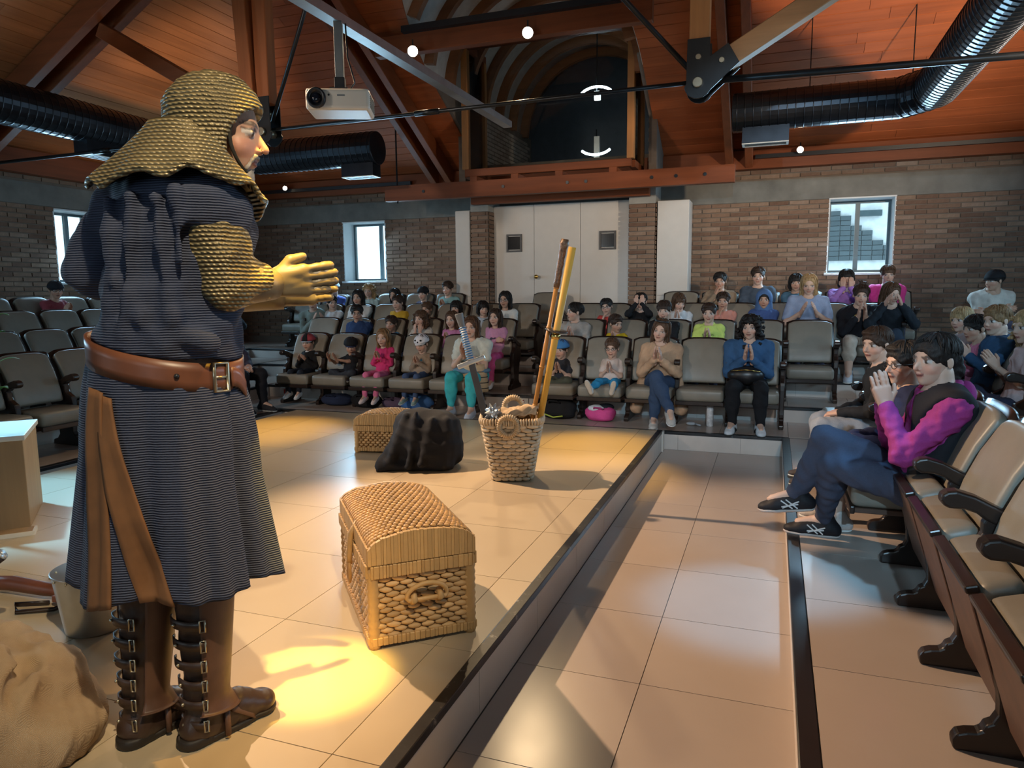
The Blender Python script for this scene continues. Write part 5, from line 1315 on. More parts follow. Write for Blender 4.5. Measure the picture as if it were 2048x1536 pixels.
    s.cut((0, 0, -1), -(Pv[2]-.075*k))
    V, Q = s.mesh(); V = wrinkle(V, Q, .0085*k, 30/k, int(1e3*abs(H[0]+H[2])) % 997)
    so = link('top', np_mesh('top', V, Q), fab(top), root); so.name = 'shirt'
    if collar:
        a_ = np.linspace(0, 2*PI, 19)[:-1]; tl_ = .30
        MB().tube([tuple(Nk+np.array([.068*k*math.cos(q), .062*k*math.sin(q)+.004, .012*k-tl_*.08*k*math.sin(q)])) for q in a_], (.022 if collar == 'hood' else .011)*k, 8, closed=True).build('hood_collar' if collar == 'hood' else 'collar', fab(top), so, smooth=True)
        if collar == 'hood':
            MB().ball(tuple(Nk+np.array([0, -.085*k, -.01*k])), 1, 12, 8, (.085*k, .04*k, .065*k)).build('hood', fab(top), so, smooth=True)
    if vest is not None:
        s = SDF(hC); torso(s, .024); s.ell(Nk+np.array([0, .05*k, .03*k]), np.array([.085, .11, .10])*k, k=.012, neg=True); s.cut((0, 0, -1), -(Pv[2]-.07*k))
        s.cap(C+np.array([0, .3*k, -.3*k]), C+np.array([0, .3*k, .2*k]), .19*k, k=.01, neg=True)
        for q in (-1, 1): s.cap(S[q]+(E[q]-S[q])*.10+np.array([q*.02, 0, 0]), E[q], .070*k, .080*k, k=.03, neg=True)
        V, Q = s.mesh(); link('vest', np_mesh('vest', V, Q), fab(vest), root)
    s = SDF(hC); s.ell(Pv+(0, .0, .0), (np.array([.158, .125, .11])*bw+.006), k=.04*k)
    for q in (-1, 1):
        s.cap(hipz[q], Kn[q], .090*k+.004, .067*k+.004, k=.03*k)
        lc = min(1, max(0, legcut*2-1))
        if legcut > .5:
            a_ = Kn[q]+(An[q]-Kn[q])*lc*.96; m_ = Kn[q]*.62+An[q]*.38+np.array([0, -.012*k, 0]); s.cap(Kn[q], m_, .064*k+.004, .063*k+.004, k=.02).cap(m_, a_, .063*k+.004, (.050-.008*lc)*k+.004, k=.02)
    if legcut <= .5:
        for q in (-1, 1): s.ell(Kn[q]+np.array([0, .03*k, -.08*k]), np.array([.12, .13, .10])*k, k=.01, neg=True)
    s.cut((0, -.9, 1), Pv[2]+.09*k-.9*Pv[1])
    V, Q = s.mesh(); V = wrinkle(V, Q, .008*k, 27/k, 31); link('trousers', np_mesh('trousers', V, Q), fab(bottom), root)
    A, B = shoe_tmpl()
    for q in (-1, 1):
        f = fdir[q]/np.linalg.norm(fdir[q]); R = frame(f, (0, 0, -1) if abs(f[2]) < .8 else (0, 1, -.2)); ks = k*1.02
        o = link('shoe', np_mesh('shoe', xf(A[0], R, An[q], ks), A[1]), fab(shoe, .6), root); link('sole', np_mesh('sole', xf(B[0], R, An[q], ks), B[1]), fab(sole, .7), o)
    # ---- hair, caps, glasses
    if hair[0] != 'none' and not (cap and hair[0] == 'capped'):
        V, Q = hair_tmpl(hair[0], .036 if near else .05); link('hair', np_mesh('hair', xf(V, RH, H, hh), Q), hairmat(hc), root)
    if cap:
        cc, vc, back = cap; sg = -1 if back else 1
        mb = MB().grid(lambda u, v: xf(np.array([.425*math.cos(2*PI*u)*math.cos(PI/2*v), -.06+.515*math.sin(2*PI*u)*math.cos(PI/2*v), .15+.435*math.sin(PI/2*v)]), RH, H, hh), 26, 8, True)
        co = mb.build('cap', fab(cc), root, smooth=True, solid=.004)
        MB().grid(lambda u, v: xf(np.array([(-1+2*u)*.34*(1-.25*v*v), sg*(.38*math.cos((-1+2*u)*1.15)+.28*v*math.cos((-1+2*u)*1.2))-.02, .17-.05*v-.07*(-1+2*u)**2]), RH, H, hh), 14, 4).build('visor', fab(vc), co, smooth=True, solid=.005)
    if hood is not None:
        s = SDF(.045); s.ell((0, -.08, .12), (.46, .52, .52), k=.05).cap((0, -.18, -.1), (0, -.2, -.6), .44, .5, k=.1); s.ell((0, .62, -.06), (.37, .52, .50), k=.04, neg=True).ell((0, -.06, .08), (.38, .46, .46), k=.03, neg=True); s.cut((0, 0, -1), .62)
        V, Q = s.mesh(); link('hood', np_mesh('hood', xf(V, RH, H, hh), Q), fab(hood), root)
    if glasses:
        g = MB()
        for x in (-1, 1):
            g.tube([xf(np.array([x*.155+.105*math.cos(a), .40-.02*abs(math.cos(a)), .02+.075*math.sin(a)]), RH, H, hh) for a in np.linspace(0, 2*PI, 15)[:-1]], .0021 if not near else .0018, 5, closed=True)
            g.tube([xf(np.array(p), RH, H, hh) for p in ((x*.26, .385, .04), (x*.33, .30, .04), (x*.36, -.02, .03))], .0021, 5)
        g.tube([xf(np.array(p), RH, H, hh) for p in ((-.05, .41, .03), (.05, .41, .03))], .0021, 5)
        g.build('glasses', M_BLACK, root, smooth=True)
    if extra: extra(dict(root=root, H=H, RH=RH, hh=hh, C=C, k=k, Pv=Pv, T=T, Nk=Nk, Wr=Wr, E=E, S=S, Kn=Kn, An=An, hs=hs, fdir=fdir, shirt=so))
    return root
def txt(ctx, s, size, dz, dx=0, col=(.75, .75, .75), dy=0.0):
    cu = bpy.data.curves.new('print', 'FONT'); cu.body = s; cu.size = size; cu.align_x = 'CENTER'; cu.extrude = .0012
    o = bpy.data.objects.new('print', cu); COL.objects.link(o); me = bpy.data.meshes.new_from_object(o.evaluated_get(bpy.context.evaluated_depsgraph_get())); bpy.data.objects.remove(o)
    k = ctx['k']; R = .110*k+.020; n = len(me.vertices); co = np.zeros(n*3, np.float32); me.vertices.foreach_get('co', co); co = co.reshape(-1, 3)
    x = co[:, 0]+dx; out = np.stack([-(x), np.full(n, 0.0), co[:, 1]+dz], 1)   # mirrored to read from the front
    out[:, 1] = ctx['C'][1]+.008*k+R*np.sqrt(np.maximum(.1, 1-(x/(.175*k))**2))+dy+co[:, 2]; out[:, 2] += ctx['C'][2]
    me.vertices.foreach_set('co', out.ravel().astype(np.float32)); me.update()
    link('print', me, fab(col), ctx['root'])

# ---- seats: pixel of the head in the photograph gives the place along the row and the sitting height
def pray(px, py): return _F*FPX+_R*(px-1024)-_U*(py-768)
def seat(row, k, px, py, fy=.13, off=0.0):
    d = pray(px, py)
    if row == 'B': t = (YBK[k]-fy)/d[1]; h = CAMP+d*t; return h, (h[0]+off, YBK[k], P[k]), PI
    if row == 'L': t = (XLK[k]+fy)/d[0]; h = CAMP+d*t; return h, (XLK[k], h[1]+off, P[k]), -PI/2
    if row == 'R': t = (XRK[k]-fy)/d[0]; h = CAMP+d*t; return h, (XRK[k], h[1]+off, P[k]), PI/2
def sit(label, row, k, px, py, kk=None, fy=.13, off=0.0, drz=0.0, **a):
    h, b, rz = seat(row, k, px, py, fy, off)
    L = h[2]-b[2]-.42
    if kk is None: kk = max(.56, min(1.0, L/.66*1.02))
    return person(label, h, b, rz+drz, kk, **a)
# ================================================================== heaped cloths
def ridged(V, Q, amp, fr, seed):
    N = vnorm(V, Q); rg = np.random.RandomState(seed); d = np.zeros(len(V))
    for j in range(4):
        w = rg.normal(size=3)*fr*(1+.6*j); d += (1-2*np.abs(np.sin(V@w+rg.uniform(0, 6)+1.2*np.sin(V@(rg.normal(size=3)*fr*.7)))))/(1+.7*j)
    return V+N*(amp*d)[:, None]
# black cloak over a box, seen beside the small trunk (local x = to the right along the rows, y = away)
s = SDF(.012); K = .06
s.ell((.06, 0, .19), (.24, .21, .23), k=K).ell((-.04, .02, .31), (.15, .15, .12), k=K).ell((.17, .02, .28), (.14, .16, .13), k=K).ell((.13, -.02, .12), (.20, .22, .16), k=K)
s.cap((-.06, -.06, .22), (-.24, -.12, .05), .13, .06, k=K).cap((-.26, -.17, .02), (.22, -.17, .03), .045, .05, k=K)
for (a, b_, r) in (((-.08, -.10, .40), (-.20, -.20, .06), .022), ((.0, -.13, .42), (-.05, -.24, .05), .02), ((.12, -.14, .38), (.04, -.25, .06), .02), ((.22, -.10, .36), (.20, -.22, .05), .022), ((.26, .0, .33), (.30, -.08, .06), .02), ((-.12, -.05, .37), (.1, -.16, .30), .018)):
    s.cap(a, b_, r, r*1.4, k=.035)
s.cut((0, 0, -1), -.003)
V, Q = s.mesh(); V = ridged(V, Q, .0045, 9, 12); V[:, 2] = np.maximum(V[:, 2], .003)
tag(link('black_cloth', np_mesh('black_cloth', V, Q), M_BLKCL, None, (-2.47, 4.74, SZ), (0, 0, YAW)), 'black cloak heaped over something beside the small woven trunk', 'cloak')
# burlap sack in the corner
def S_(px, py, hgt):
    d = pray(px, py); t = (SZ+hgt-CAM_H)/d[2]; return CAMP+d*t
O_ = S_(60, 1400, 0)
sk_ = lambda *a: S_(*a)-O_
s = SDF(.009); K = .05
s.ell(sk_(40, 1440, .06), (.34, .24, .13), k=K).ell(sk_(10, 1330, .17), (.20, .15, .12), k=K).ell(sk_(130, 1370, .13), (.14, .13, .13), k=K).ell(sk_(-60, 1420, .15), (.25, .2, .15), k=K)
for pts, r in ((((-20, 1262, .27), (40, 1258, .26), (110, 1285, .22), (165, 1305, .18)), .034), (((-20, 1335, .27), (45, 1318, .27), (75, 1350, .24), (60, 1400, .20)), .036), (((120, 1335, .22), (85, 1400, .19), (45, 1470, .14), (10, 1540, .10)), .030), (((150, 1320, .19), (192, 1370, .14), (198, 1420, .09), (180, 1490, .04)), .034), (((115, 1420, .16), (95, 1480, .11), (70, 1540, .08)), .026), (((0, 1400, .24), (-20, 1470, .20), (-40, 1540, .15)), .04), (((160, 1400, .13), (140, 1470, .09), (120, 1540, .05)), .03)):
    for a, b_ in zip(pts[:-1], pts[1:]): s.cap(sk_(*a), sk_(*b_), r, k=.04)
for pts, r in ((((100, 1330, .25), (62, 1420, .22), (22, 1500, .18)), .020), (((85, 1300, .28), (110, 1322, .25)), .022), (((130, 1390, .20), (115, 1450, .15), (95, 1520, .12)), .014), (((20, 1370, .29), (0, 1420, .27)), .016)):
    for a, b_ in zip(pts[:-1], pts[1:]): s.cap(sk_(*a), sk_(*b_), r, k=.03, neg=True)
s.cut((0, 0, -1), -.004)
V, Q = s.mesh(); V = ridged(V, Q, .006, 13, 8); V[:, 2] = np.maximum(V[:, 2], .004)
bs_ = tag(link('burlap_sack', np_mesh('burlap_sack', V, Q), M_BURLAP, None, tuple(O_+np.array([-.055, -.035, 0]))), 'crumpled frayed burlap sack in the corner nearest the camera', 'sack')
fr_ = MB()
for k in range(46):
    t = random.random(); p = Vector(sk_(193-25*t, 1440+70*t, .03)); q = Vector((KRX[0], KRX[1], 0)) if False else Vector((.94, .34, 0))
    fr_.tube([p-q*.03, p+q*random.uniform(.0, .015)+Vector((0, 0, .01)), p+q*random.uniform(.015, .04)+Vector((random.uniform(-.015, .015), random.uniform(-.015, .015), -.02))], .0016, 4)
fr_.build('frayed_threads', M_BURLAP, bs_)['kind'] = 'stuff'
# ================================================================== the audience
NAVY = (.02, .03, .07); BLK = (.012, .012, .014); WHT = (.62, .62, .62)
def r_watch(c):
    w = c['Wr'][1]*.93+c['E'][1]*.07; MB().tube([w+np.array([.03*math.cos(a), .03*math.sin(a)*.6, .03*math.sin(a)]) for a in np.linspace(0, 2*PI, 13)[:-1]], .006, 5, closed=True).build('bracelet', M_BRASS, c['root'], smooth=True)
# front row, left of the steps
sit('small child in red white and black cap and black sweater clapping', 'B', 0, 616, 685, skin='l', hair=('crop', 'b'), cap=((.35, .05, .06), (.5, .55, .62), False), top=BLK, bottom=(.015, .018, .028), shoe=WHT, yaw=.15, pose='clapopen',
    extra=lambda c: (MB().tube([c['Nk']+np.array([.05*math.cos(a), .05*math.sin(a)+.012, .008]) for a in np.linspace(0, 2*PI, 15)[:-1]], .012, 6, closed=True).build('collar', fab((.6, .6, .62)), c['root'], smooth=True),
                     MB().grid(lambda u, v: xf(np.array([.43*math.cos(PI*(.36+.28*u))*math.cos(PI/2*v), -.06+.522*math.sin(PI*(.36+.28*u))*math.cos(PI/2*v), .155+.44*math.sin(PI/2*v)]), c['RH'], c['H'], c['hh']), 8, 8).build('cap_panel', fab(BLK), c['root'], smooth=True, solid=.006)))
sit('small child in dark cap and black basketball shirt with legs tucked up', 'B', 0, 702, 693, skin='m', hair=('crop', 'b'), cap=(BLK, NAVY, False), top=(.014, .014, .017), bottom=(.03, .032, .04), leg='tuck', yaw=.5, pitch=.2, shoe=(.03, .03, .05), pose='clapopen', sleeve=.3, hands={1: (np.array([.17, .34, .56]), (-.1, .6, .8), (-1, .1, 0), 'flat'), -1: (np.array([.10, .35, .55]), (.1, .6, .8), (1, .1, 0), 'flat')},
    extra=lambda c: (txt(c, '33', .085, -.10), txt(c, 'BASKETBALL', .030, -.015)))
sit('girl in bright pink sweater and pink leggings clapping in the front row', 'B', 0, 766, 676, skin='l', hair=('long', 'l'), top=(.62, .04, .16), bottom=(.65, .15, .28), shoe=(.72, .6, .58), sole=(.7, .6, .58), yaw=.12)
def panda(c):
    for (x, z, sx) in ((-.17, .33, .07), (.17, .33, .07), (0, .24, .05)):
        MB().ball(xf(np.array([x, .375 if x else .44, z]), c['RH'], c['H'], c['hh']), 1, 8, 5, (sx*c['hh'], .06*c['hh'], .05*c['hh'])).build('cap_patch', fab(BLK), c['root'], smooth=True)
sit('small child in white panda patterned cap and beige sweater clapping', 'B', 0, 843, 688, skin='l', hair=('crop', 'b'), cap=((.66, .66, .7), (.7, .7, .72), False), top=(.30, .22, .16), bottom=(.05, .08, .16), shoe=(.25, .33, .30), pitch=.25, extra=lambda c: (panda(c), MB().ball(c['C']+np.array([0, .105*c['k'], -.06*c['k']]), 1, 9, 6, (.07, .02, .07)).build('print', fab((.05, .2, .28)), c['shirt'], smooth=True)))
sit('woman in turquoise leggings and pale patterned shirt clapping behind the toy sword', 'B', 0, 942, 655, kk=.92, fy=.26, skin='l', hair=('long', 'm'), top=(.52, .55, .50), sleeve=.3, bottom=(.05, .42, .46), legcut=.93, shoe=(.5, .52, .58), smile=.3, bodyw=1.05, yaw=.1,
    extra=lambda c: MB().ball(c['Pv']+np.array([-.02, .14, .06]), 1, 14, 8, (.22, .16, .05)).build('jacket', fab((.12, .22, .32)), c['root'], smooth=True))
# front row, right of the steps
sit('small child in blue cap and dark shirt clapping behind the poles', 'B', 0, 1122, 700, skin='l', hair=('crop', 'b'), cap=((.06, .22, .5), (.05, .15, .4), True), top=(.03, .032, .04), sleeve=.3, bottom=(.07, .075, .055), leg='tuck', shoe=(.1, .06, .08), yaw=-.2)
sit('small girl with glasses and blue leggings clapping with feet stuck out', 'B', 0, 1224, 697, skin='l', hair=('pony', 'm'), top=(.55, .45, .40), sleeve=.3, bottom=(.03, .25, .46), leg='straight', shoe=(.62, .62, .6), sole=(.5, .42, .34), glasses=True, smile=.5, extra=lambda c: txt(c, 'love', .05, -.09, col=(.02, .1, .2)))
def coat(c):
    k = c['k']; s = SDF(.016)
    for q in (-1, 1): s.cap(c['Pv']+np.array([q*.17, -.05, .05]), c['Pv']+np.array([q*.22, .10, -.26]), .05, .07, k=.04)
    s.cap(c['Pv']+np.array([-.15, -.06, 0]), c['Pv']+np.array([.15, -.06, 0]), .07, k=.04)
    V, Q = s.mesh(); V = wrinkle(V, Q, .01, 20, 4); link('coat_skirt', np_mesh('coat_skirt', V, Q), fab((.42, .26, .16)), c['root'])
    MB().tube([xf(np.array([x, .28-abs(x)*.5, .47]), c['RH'], c['H'], c['hh']) for x in (-.3, -.15, 0, .15, .3)], .012, 6).build('sunglasses', M_BLACK, c['root'], smooth=True)
sit('woman in beige coat and blue jeans with crossed legs clapping', 'B', 0, 1322, 662, kk=.93, fy=.2, skin='l', hair=('long', 'm'), top=(.44, .28, .175), bottom=(.035, .06, .115), leg='cross', shoe=(.48, .44, .40), yaw=-.1, roll=-.18, smile=.5, extra=coat)
def handbag(c):
    p = c['Pv']+np.array([.02, .20, .10]); g = thing('handbag', 'black handbag with gold zip on the lap of the curly haired woman', 'handbag', np.array(c['root'].location)+np.array(Matrix.Rotation(c['root'].rotation_euler.z, 3, 'Z'))@p, c['root'].rotation_euler.z)
    MB().ball((0, 0, 0), 1, 14, 9, (.17, .09, .09)).build('body', plain('black_leather', (.012, .011, .012), .35), g, smooth=True)
    MB().tube([(-.13, .075, .045), (0, .09, .06), (.13, .075, .045)], .005, 5).build('zip', M_BRASS, g, smooth=True)
    MB().tube([(-.1, 0, .07), (-.06, .02, .15), (.06, .02, .15), (.1, 0, .07)], .008, 6).build('strap', bpy.data.materials['black_leather'], g, smooth=True)
def stripes(c, col=(.01, .01, .012), n=3):
    for q in (-1, 1):
        f = c['fdir'][q]/np.linalg.norm(c['fdir'][q]); R = frame(f, (0, 0, -1))
        for i in range(n):
            for sx in (-1, 1):
                p0 = np.array([sx*.047, -.01+.025*i, -.066]); p1 = np.array([sx*.036, .015+.025*i, -.028])
                MB().bar(tuple(xf(p0, R, c['An'][q], c['k'])), tuple(xf(p1, R, c['An'][q], c['k'])), .011, .006, up=tuple(R@np.array([1, 0, 0]))).build('stripe', fab(col), c['root'])
sit('woman with curly dark hair and blue denim jacket and black trousers clapping', 'B', 0, 1500, 655, kk=.95, fy=.24, skin='l', hair=('curly', 'k'), top=(.035, .09, .19), bottom=(.010, .010, .012), shoe=(.6, .63, .66), sole=(.05, .05, .05), smile=.4, bodyw=1.08, yaw=-.1, pitch=.12, extra=lambda c: (handbag(c), stripes(c)))
# second row
sit('boy with glasses and dark blue jacket in the second row', 'B', 1, 714, 627, skin='m', hair=('short', 'k'), top=(.022, .045, .12), glasses=True, yaw=.5, pose='lap', bodyw=1.2)
sit('boy in blue striped polo with hand at his mouth', 'B', 1, 782, 648, skin='m', hair=('crop', 'b'), top=(.05, .17, .33), sleeve=.3, pose='chin', yaw=.1)
sit('girl with wavy brown hair and pale shirt resting her chin on both hands', 'B', 1, 841, 638, skin='l', hair=('wavy', 'm'), top=(.55, .52, .47), sleeve=.3, pose='face', yaw=-.1)
sit('girl in pink top with long brown hair clapping', 'B', 1, 903, 640, skin='l', hair=('long', 'm'), top=(.52, .2, .38), smile=.4)
def heart(c): 
    for q in (-1, 1): MB().ball(c['C']+np.array([q*.018, .115*c['k']+.012, -.04]), 1, 9, 6, (.026, .012, .03), Matrix.Rotation(q*.6, 3, 'Y')).build('print', fab((.06, .05, .08)), c['root'], smooth=True)
sit('girl in pink jacket with grey heart shirt beside the steps', 'B', 1, 990, 636, skin='l', hair=('long', 'b'), top=(.58, .27, .42), bottom=(.6, .1, .3), pose='cross', pitch=0, extra=heart)
sit('boy in grey hoodie turning his head behind the bamboo poles', 'B', 1, 1149, 625, skin='l', hair=('crop', 'k'), collar='hood', top=(.36, .33, .30), yaw=-.9, pitch=0, bodyw=1.1)
sit('boy in yellow shirt looking aside with hands before his mouth', 'B', 1, 1232, 648, skin='m', hair=('short', 'b'), top=(.62, .44, .02), sleeve=.4, yaw=.8, pitch=.2, handup=.06)
sit('smiling boy in black shirt behind the woman in the beige coat', 'B', 1, 1328, 622, skin='l', hair=('fringe', 'b'), top=BLK, pose='lap', smile=.5)
sit('smiling boy in lime green hoodie with hands pressed together', 'B', 1, 1418, 627, skin='l', hair=('short', 'b'), collar='hood', top=(.55, .66, .16), smile=.6, extra=lambda c: txt(c, 'New York', .03, .0, col=(.05, .12, .05)))
# third row
sit('man in grey green sweater clapping at the left end of the third row', 'B', 2, 626, 606, kk=.95, fy=.2, skin='l', hair=('short', 'm'), top=(.20, .23, .20), bottom=(.01, .011, .014), leg='cross', shoe=(.07, .03, .03), yaw=.0, pose='clapopen', drz=.5, smile=.4)
sit('girl with ponytail and white shirt beside the clapping man', 'B', 2, 664, 606, skin='l', hair=('pony', 'k'), top=(.62, .64, .66), yaw=.9, pose='lap', bottom=(.5, .12, .3))
sit('woman with dark hair and white top smiling under the left window', 'B', 2, 716, 596, skin='m', hair=('long', 'k'), top=(.6, .6, .58), pose='lap', smile=.5, bodyw=1.1, yaw=.15)
sit('boy in mustard yellow shirt with short dark hair', 'B', 2, 795, 606, skin='l', hair=('crop', 'b'), top=(.55, .33, .03), pose='lap', sleeve=.3)
sit('child with brown hair half hidden behind the wavy haired girl', 'B', 2, 853, 619, skin='m', hair=('short', 'm'), top=(.2, .12, .09), pose='lap')
sit('girl with black fringe and dark top in the third row', 'B', 2, 912, 617, skin='m', hair=('bangs', 'k'), top=(.03, .03, .035), pose='lap')
sit('girl with dark bob looking left beside the steps', 'B', 2, 966, 618, skin='l', hair=('bob', 'k'), top=(.42, .46, .52), yaw=.7, pose='lap')
sit('girl with long dark hair glasses and white cardigan before the white doors', 'B', 2, 1010, 600, skin='m', hair=('long', 'k'), top=(.6, .6, .57), glasses=True, fy=.18)
sit('girl in red jacket with glasses resting her cheek on her hand', 'B', 2, 1213, 614, skin='l', hair=('pony', 'k'), top=(.5, .06, .05), glasses=True, pose='chin', roll=.15)
sit('boy in black shirt covering his face with both hands', 'B', 2, 1281, 604, skin='l', hair=('crop', 'k'), top=BLK, pose='face', handup=.14, extra=lambda c: txt(c, 'NY', .06, -.03))
sit('girl with brown bob and white sweater holding her hands to her mouth', 'B', 2, 1358, 605, skin='l', hair=('bob', 'm'), top=(.58, .60, .62), yaw=.5, pitch=.35, handup=.06, bodyw=1.15)
sit('boy in coral vest with fist at his mouth', 'B', 2, 1446, 603, skin='m', hair=('crop', 'b'), top=(.58, .24, .18), pose='chin', bodyw=1.1)
sit('person wearing a blue hood over the head in the third row', 'B', 2, 1528, 600, skin='m', hair=('crop', 'k'), top=(.05, .09, .24), hood=(.07, .14, .30), pose='lap', smile=.3, bodyw=1.15)
sit('girl with long blond hair and blue grey shirt clapping', 'B', 2, 1618, 570, kk=.95, skin='l', hair=('long', 'y'), top=(.26, .32, .46), sleeve=.35, pose='clapopen', bodyw=1.05, fy=.2, pitch=.25)
sit('woman with messy bun and black shirt and beige trousers clapping', 'B', 2, 1722, 592, kk=1.0, fy=.22, skin='l', hair=('bun', 'b'), top=(.012, .012, .016), sleeve=.9, bottom=(.48, .41, .34), legcut=.78, shoe=(.5, .55, .62), handup=.06, smile=.5, roll=-.1, extra=r_watch)
sit('woman with long brown hair leaning forward in black jacket with raised hands', 'B', 2, 1782, 588, kk=1.0, fy=.26, skin='l', hair=('long', 'm'), top=(.012, .016, .022), bottom=(.022, .032, .05), leg='cross', pose='clapopen', handup=.16, yaw=.5, pitch=.3)
# rear row
sit('boy in white cap and red blue shirt stretching up behind the clapping man', 'B', 3, 667, 578, skin='l', hair=('crop', 'b'), cap=((.55, .62, .68), (.5, .6, .7), True), top=(.08, .12, .4), pose='raise', fy=.18)
sit('girl with blond hair lit by the left window', 'B', 3, 737, 582, skin='l', hair=('wavy', 'y'), top=(.45, .6, .6), yaw=.3, pose='cross')
sit('girl with dark hair and clasped hands in the rear row', 'B', 3, 789, 591, skin='m', hair=('long', 'k'), top=(.2, .12, .1))
sit('boy in black cap turned backwards in the rear row', 'B', 3, 846, 588, skin='l', hair=('crop', 'k'), cap=(BLK, BLK, True), top=(.06, .05, .09), pose='lap', smile=.4)
sit('boy in pale teal shirt by the white cupboard', 'B', 3, 895, 578, skin='l', hair=('short', 'b'), top=(.24, .42, .42), sleeve=.4, pose='clap')
sit('young person in beige hoodie in the dark rear row right of the cupboard', 'B', 3, 1440, 563, skin='m', hair=('short', 'k'), collar='hood', top=(.26, .19, .13), pose='chin', kk=.9)
sit('young person in grey blue shirt in the dark rear row', 'B', 3, 1516, 553, skin='l', hair=('short', 'b'), top=(.06, .08, .11), pose='lap', kk=.95, fy=.18)
sit('dark haired child in blue shirt hidden behind the blond girl', 'B', 3, 1592, 566, skin='m', hair=('bob', 'k'), top=(.06, .13, .2), pose='lap')
sit('girl in lilac sweater hiding her mouth behind her hands under the right window', 'B', 3, 1693, 558, skin='l', hair=('bangs', 'k'), top=(.36, .17, .48), pose='face', handup=.06, kk=.85, fy=.2)
sit('boy in bright pink top under the right edge of the right window', 'B', 3, 1776, 550, skin='l', hair=('fringe', 'm'), top=(.55, .04, .2), pose='lap', kk=.85, fy=.2, bodyw=1.1)
sit('boy in black cap and white sweater sitting by the dark wall', 'B', 3, 1988, 562, skin='m', hair=('crop', 'k'), cap=(BLK, BLK, False), top=(.5, .47, .42), yaw=-1.0, pose='cross', kk=.95, fy=.3, bodyw=1.1)
# left bank
sit('child in flat cap glasses and red plaid shirt alone in the left bank', 'L', 3, 112, 581, skin='m', hair=('crop', 'b'), cap=((.02, .02, .025), (.02, .02, .025), False), top=(.22, .04, .05), glasses=True, pose='clap', yaw=-.4, fy=.2)
person('person in grey trousers and white sneakers hidden behind the knight', np.array([-7.55, 8.35, 1.42]), (-7.75, 8.75, P[2]), PI+.6, .95, skin='l', hair=('short', 'b'), top=(.02, .02, .025), bottom=(.3, .3, .31), pose='lap', shoe=WHT)
person('person in black trousers and dark sneakers hidden behind the knight in front', np.array([-5.87, 6.62, 1.10]), (-6.02, 6.66, P[0]), -PI/2-.25, .95, skin='l', hair=('short', 'b'), top=(.05, .04, .06), bottom=(.012, .012, .016), pose='lap', shoe=(.03, .03, .035))
# right bank
def wtext(c):
    txt(c, 'NEW', .045, -.04, -.02, (.5, .3, .42)); txt(c, 'COLLEGE', .030, -.09, -.02, (.5, .3, .42))
def asics(c):
    for q in (-1, 1):
        f = c['fdir'][q]/np.linalg.norm(c['fdir'][q]); R = frame(f, (0, 0, -1))
        for (a0, a1) in (((-.025, -.068), (.03, -.02)), ((0, -.068), (.055, -.025)), ((-.035, -.03), (.05, -.066)), ((-.03, -.045), (.065, -.060))):
            for sx in (-1, 1):
                MB().bar(tuple(xf(np.array([sx*.0475, a0[0]+.02, a0[1]]), R, c['An'][q], c['k'])), tuple(xf(np.array([sx*.042, a1[0]+.02, a1[1]]), R, c['An'][q], c['k'])), .006, .004, up=tuple(R@np.array([1, 0, 0]))).build('stripe', fab((.6, .6, .6)), c['root'])
    MB().ball(xf(np.array([.365, -.05, -.13]), c['RH'], c['H'], c['hh']), .007).build('earring', M_SILV, c['root'], smooth=True)
sit('woman in purple hoodie and black vest with crossed legs and joined hands', 'R', 0, 1868, 722, kk=1.0, fy=.17, skin='l', hair=('pony', 'k'), collar='hood', top=(.30, .035, .19), vest=(.014, .013, .016), bottom=(.055, .062, .095), leg='cross', shoe=(.014, .012, .014), sole=(.5, .42, .38), near=True, bodyw=1.05, yaw=.62, pitch=.05, smile=.35, floor=0.0, extra=asics,
    legs={1: ((.17, .60, .57), (.27, .72, .25), (.05, 1, -.12)), -1: ((.13, .555, .46), (.38, .575, .088), (.1, 1, 0))},
    hands={1: (np.array([.035, .36, .78]), (-.1, .25, 1), (-1, .05, 0), 'flat'), -1: (np.array([-.035, .36, .78]), (.1, .25, 1), (1, .05, 0), 'flat')})
sit('boy with glasses in navy sweater and denim shorts beside the woman in purple', 'R', 0, 1808, 728, kk=.92, fy=.2, skin='l', hair=('short', 'k'), top=(.018, .026, .075), bottom=(.17, .20, .25), legs={q: ((q*.10, .50, .40), (q*.10, .50, .085), (q*.1, 1, 0)) for q in (-1, 1)}, legcut=.62, glasses=True, pose='lap', near=True, yaw=.5, extra=wtext, shoe=(.5, .45, .42))
sit('boy in black sweater and grey trousers with hands on his knees', 'R', 0, 1752, 690, kk=.88, fy=.22, skin='l', hair=('short', 'b'), top=(.014, .015, .018), bottom=(.26, .28, .32), pose='lap', near=True, yaw=.75, pitch=.1, shoe=(.06, .05, .05))
sit('girl with straight blond hair in the second row of the right bank', 'R', 1, 1922, 640, skin='l', hair=('bob', 'y'), top=(.5, .46, .5), pose='clap', yaw=.75, near=True)
sit('boy with dark fringe and pink top clapping close to the boy in blue', 'R', 1, 1950, 658, skin='m', hair=('fringe', 'k'), top=(.55, .16, .26), pose='clap', yaw=.45, near=True, fy=.2)
sit('boy with light brown hair and blue sweatshirt in the second row', 'R', 1, 1992, 642, skin='l', hair=('short', 'l'), top=(.03, .075, .15), pose='clap', yaw=.6, near=True, bodyw=1.15)
sit('girl in pale pink shirt cut by the right picture edge', 'R', 1, 2056, 655, skin='l', hair=('wavy', 'y'), top=(.55, .38, .36), sleeve=.3, pose='clap', yaw=.4, near=True)
